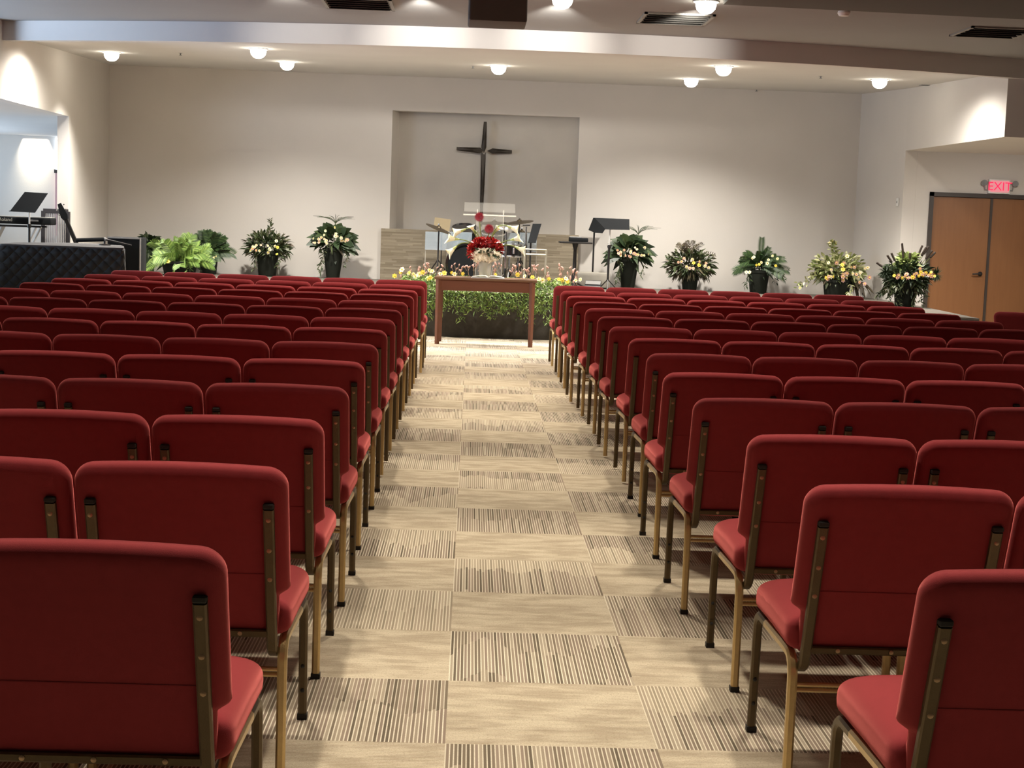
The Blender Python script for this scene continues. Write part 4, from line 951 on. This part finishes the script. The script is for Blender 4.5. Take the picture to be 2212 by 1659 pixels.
MB().plate([bc+Vector((x, 0, z)) for x, z in [tuple(q) for q in rpoly(body, [.06, .1, .08, .06, .04, .04, .03, .03, .03, .03, .04, .04, .05], 3)]], (0, -.04, 0)).build('body', M['wood2'], GT)
mb = MB(); tripod(mb, bc.x, .08, 0, .22, .3, .009); mb.build('stand', M['blackm'], GT)
# microphone boom lying low over the piano
BY = 18.35; LZ = 1.058; a, b, c = at(165, 519, BY), at(226, 517, BY), at(284, 530, BY); MSB = thing('microphone_boom_stand', 'low black boom microphone stand on the covered piano lid, beside the black cabinet', 'stand', (b.x, BY, LZ)); o_ = Vector((b.x, BY, LZ))
MB().tube([a-o_, b-o_], .024, 8).build('boom_counterweight', M['black'], MSB); MB().tube([b-o_, c-o_], [.012, .008], 8).build('boom_arm', M['blackm'], MSB)
rodv(MB(), .0, 0, .01, b.z-LZ, .011).build('pole', M['blackm'], MSB); MB().lathe([(.07, 0), (.07, .01), (.02, .018)], (0, 0, 0), 18).build('base', M['blackm'], MSB); MB().sphere((0, 0, b.z-LZ), .024, 8, 6).build('clutch', M['grey'], MSB)

# ------------------------------------------------------------------ door, exit sign, switch
DR = bpy.data.objects.new('door_1', None); COL.objects.link(DR); DR.location = (dx0, DY, 0); DR['kind'] = 'structure'
dw_ = dx1-dx0; fw_ = .055
mb = MB(); mb.bx(0, fw_, -.03, .15, 0, 2.125); mb.bx(dw_-fw_, dw_, -.03, .15, 0, 2.125); mb.bx(0, dw_, -.03, .15, 2.125-fw_, 2.125); mb.build('door_frame', M['dframe'], DR, smooth=False)
mid = dw_/2
lf = MB().bx(fw_+.004, mid-.012, .02, .065, .008, 2.065).build('door_leaf', M['door'], DR, smooth=False); lf2 = MB().bx(mid+.012, dw_-fw_-.004, .02, .065, .008, 2.065).build('door_leaf', M['door'], DR, smooth=False)
MB().bx(mid-.022, mid+.012, .005, .07, .008, 2.068).build('astragal', M['dframe'], DR, smooth=False)
mb = MB(); mb.lathe([(.032, 0), (.032, .012), (.012, .014), (.012, .05)], (mid-.10, .02, 1.02), 14, Matrix.Rotation(math.radians(90), 3, 'X')); mb.tube([(mid-.10, -.03, 1.02), (mid-.15, -.034, 1.02), (mid-.22, -.03, 1.015)], .011, 8); mb.build('lever_handle', M['blackm'], lf)
q = at(2158, 403, DY-.03); EX = thing('exit_sign', 'lit red EXIT sign with two lamp heads above the double door', 'sign', (q.x, DY-.001, q.z))
MB().rbox((0, -.03, 0), (.30, .06, .20), .012).build('housing', M['white'], EX); MB().rbox((0, -.0615, 0), (.255, .004, .16), .001, 1).build('face_panel', M['exitface'], EX)
text_mesh('EXIT', .165, .002, M['exitlet'], 'lettering', EX, (0, -.0655, -.005), (math.radians(90), 0, 0))
for sg in (-1, 1):
    o = MB(); o.tube([(sg*.15, -.03, -.05), (sg*.19, -.03, -.05), (sg*.20, -.03, 0)], .010, 6); o.build('lamp_arm', M['grey'], EX)
    MB().lathe([(.028, -.03), (.042, .02), (.042, .04), (.001, .036)], (sg*.215, -.035, .035), 14, Matrix.Rotation(math.radians(75), 3, 'X'), cap=False).build('lamp_head', M['grey'], EX)
q = at(1948, 437, 21.45); t = thing('light_switch', 'small white switch plate on the narrow wall left of the door', 'switch', (5.905, 21.45, q.z), math.radians(-82))
MB().rbox((0, -.006, 0), (.075, .010, .115), .004, 1).build('plate', M['white'], t); MB().bx(-.008, .008, -.018, -.010, -.014, .014).build('toggle', M['grey'], t)

# ------------------------------------------------------------------ ceiling fittings
def downlight(px, py, hall, label, power, size, tgt=None):
    if hall: p = zat(px, py, MZ-.045); zc = MZ
    else:
        p = zat(px, py, 3.46)
        for _ in range(6): p = zat(px, py, cz(p.y)-.03)
        zc = cz(p.y)+.010
    t = thing('recessed_downlight', label, 'ceiling light', (p.x, p.y, zc), 0, 'recessed ceiling downlights')
    MB().lathe([(.085, -.002), (.115, -.002), (.118, -.010), (.112, -.014), (.090, -.010)], n=28, cap=False).build('trim_ring', M['white'], t)
    MB().lathe([(.092, -.004), (.094, -.04), (.084, -.075), (.055, -.105), (.025, -.116), (.001, -.118)], n=24, cap=False).build('bulb', M['bulb'], t)  # bulb made oversize, the lamp's bloom is put into its shape
    if power: spot('downlight_lamp', (0, 0, -.14), power, size, 1.0, WARM, .07, parent=t)
    return t
for (px, py, lab) in [(241, 119, 'glowing downlight at the far left of the stage ceiling'), (558, 112, 'glowing downlight close behind the fascia, left of the centre'), (620, 139, 'glowing downlight deeper in the stage ceiling, beside the left fascia light'),
                      (1077, 148, 'glowing downlight alone above the cross niche'), (1493, 176, 'glowing downlight deeper in the stage ceiling, right of the niche'), (1563, 150, 'glowing downlight close behind the fascia, right of the niche'), (1900, 178, 'glowing downlight at the far right of the stage ceiling')]:
    downlight(px, py, False, lab, 330 if px in (241, 1900) else 470, 104 if px in (241, 1900) else 138)
downlight(1215, 2, True, 'glowing hall downlight at the picture top beside the hanging loudspeaker', 0, 0); downlight(1525, 13, True, 'glowing hall downlight touching the corner of the middle air vent', 0, 0)
for x, y in ((-4.85, 18.55), (5.25, 18.3)): spot('stage_side_lamp', (x, y, 3.36), 170, 165, 1.0, WARM, .07)
hx = zat(1215, 2, MZ-.045); step = zat(1525, 13, MZ-.045).x-hx.x
for k, p in ((-2, 60), (-1, 150), (0, 150), (1, 70)):
    spot('hall_front_lamp', (hx.x+step*k, hx.y, MZ-.15), 85, 130, .8, HALL, .07)
    spot('added_table_spot', (hx.x+step*k, hx.y+.2, MZ-.12), 60, 34, .8, WARM, .05, target=(.3, 19.2, .95))  # unseen spots added to brighten the bouquet and table front
    spot('fascia_lamp', (hx.x+step*k, hx.y+.35, MZ-.10), p*1.3, 42, 1.0, WARM, .05, target=(hx.x+step*k, hx.y+1.6, MZ-.13))
def vent(px0, px1, py, label):
    a, b = zat(px0, py, MZ), zat(px1, py+.036*(px1-px0), MZ); w = b.x-a.x; y1 = a.y
    t = thing('air_vent', label, 'vent', ((a.x+b.x)/2, y1-w*.55, MZ), 0, 'square ceiling air vents'); h = w/2
    mb = MB()
    for (q, z0, z1) in ((0, -.018, -.001),):
        mb.bx(-h, h, -h*1.1, -h*1.1+.03, z0, z1); mb.bx(-h, h, h*1.1-.03, h*1.1, z0, z1); mb.bx(-h, -h+.03, -h*1.1, h*1.1, z0, z1); mb.bx(h-.03, h, -h*1.1, h*1.1, z0, z1)
    mb.build('frame', M['ventlip'], t, smooth=False); MB().bx(-h+.03, h-.03, -h*1.1+.03, h*1.1-.03, -.006, -.002).build('core', M['vent'], t, smooth=False)
    for k in range(5):
        y = -h*.85+k*h*.42; MB().box((0, y, -.016), (w-.09, .05, .004), Matrix.Rotation(.5, 3, 'X')).build('louver', M['vent'], t, smooth=False)
vent(706, 854, 15, 'dark square air vent left of the hanging loudspeaker'); vent(1375, 1522, 47, 'dark square air vent right of the hanging loudspeaker, by a lit downlight'); vent(2050, 2190, 75, 'dark square air vent at the top right corner of the ceiling')
SPY = 13.6; q0_, q1_ = at(1013, 48, SPY), at(1138, 54, SPY)
HS = thing('hanging_loudspeaker', 'black loudspeaker hanging from the hall ceiling above the aisle', 'speaker', ((q0_.x+q1_.x)/2, SPY, MZ), math.radians(2)); w_ = q1_.x-q0_.x+.004; zb_ = (q0_.z+q1_.z)/2-MZ
mb = MB(); mb.rbox((0, .16, zb_+.155), (w_, .30, .30), .018, 3, Matrix.Rotation(math.radians(-6), 3, 'X')); mb.build('cabinet', M['spk'], HS)
MB().box((0, .004, zb_+.155), (w_-.03, .006, .27), Matrix.Rotation(math.radians(-6), 3, 'X')).build('grille', M['spk'], HS); MB().rbox((0, .0, zb_+.055), (.038, .010, .026), .003, 1).build('maker_badge', M['grey'], HS)
for sx in (-.12, .12): rodv(MB(), sx, .16, zb_+.29, 0, .008).build('hanging_rod', M['blackm'], HS)
q = zat(1823, 31, MZ-.03); t = thing('smoke_detector', 'small white smoke detector on the ceiling at the dark panel edge', 'detector', (q.x, q.y, MZ)); MB().lathe([(.055, -.001), (.06, -.02), (.045, -.045), (.001, -.05)], n=20, cap=False).build('detector_body', M['white'], t)
for (px, py, lab) in [(390, 119, 'tiny sprinkler head left in the stage ceiling'), (1022, 147, 'tiny sprinkler head just left of the middle stage downlight'), (1773, 169, 'tiny sprinkler head left of the far right downlight'), (1634, 197, 'tiny sprinkler head near the back wall, right side')]:
    p = zat(px, py, 3.46)
    for _ in range(6): p = zat(px, py, cz(p.y)-.02)
    t = thing('sprinkler_head', lab, 'sprinkler', (p.x, p.y, cz(p.y)+.012), 0, 'ceiling sprinklers'); MB().lathe([(.03, 0), (.03, -.006), (.01, -.01), (.008, -.03), (.02, -.034), (.02, -.037)], n=12).build('sprinkler_body', M['grey'], t)
p = zat(2012, 185, 3.46)
for _ in range(6): p = zat(2012, 185, cz(p.y))
t = thing('ceiling_slot_vent', 'thin grey slot vent in the stage ceiling at the far right', 'vent', (p.x, p.y, cz(p.y)+.012)); MB().bx(-.15, .15, -.06, .06, -.012, 0).build('slot_frame', M['grey'], t); MB().bx(-.13, .13, -.04, .04, -.015, -.010).build('slot', M['vent'], t)
# spotlight washing the side room wall
q = at(66, 297, 26.5); area('wall_washer', (q.x, 26.755, 2.67), (q.x, 26.77, 1.0), .42, .05, 8, (1, .90, .72), 60)
spot('side_room_lamp', (-8.0, 24.0, 2.6), 75, 150, 1., (1, .92, .80), .1)
# lamps over the door recess
spot('door_lamp', (6.9, 18.9, 2.6), 75, 140, 1., WARM, .08, target=(7.2, 20.4, 0))
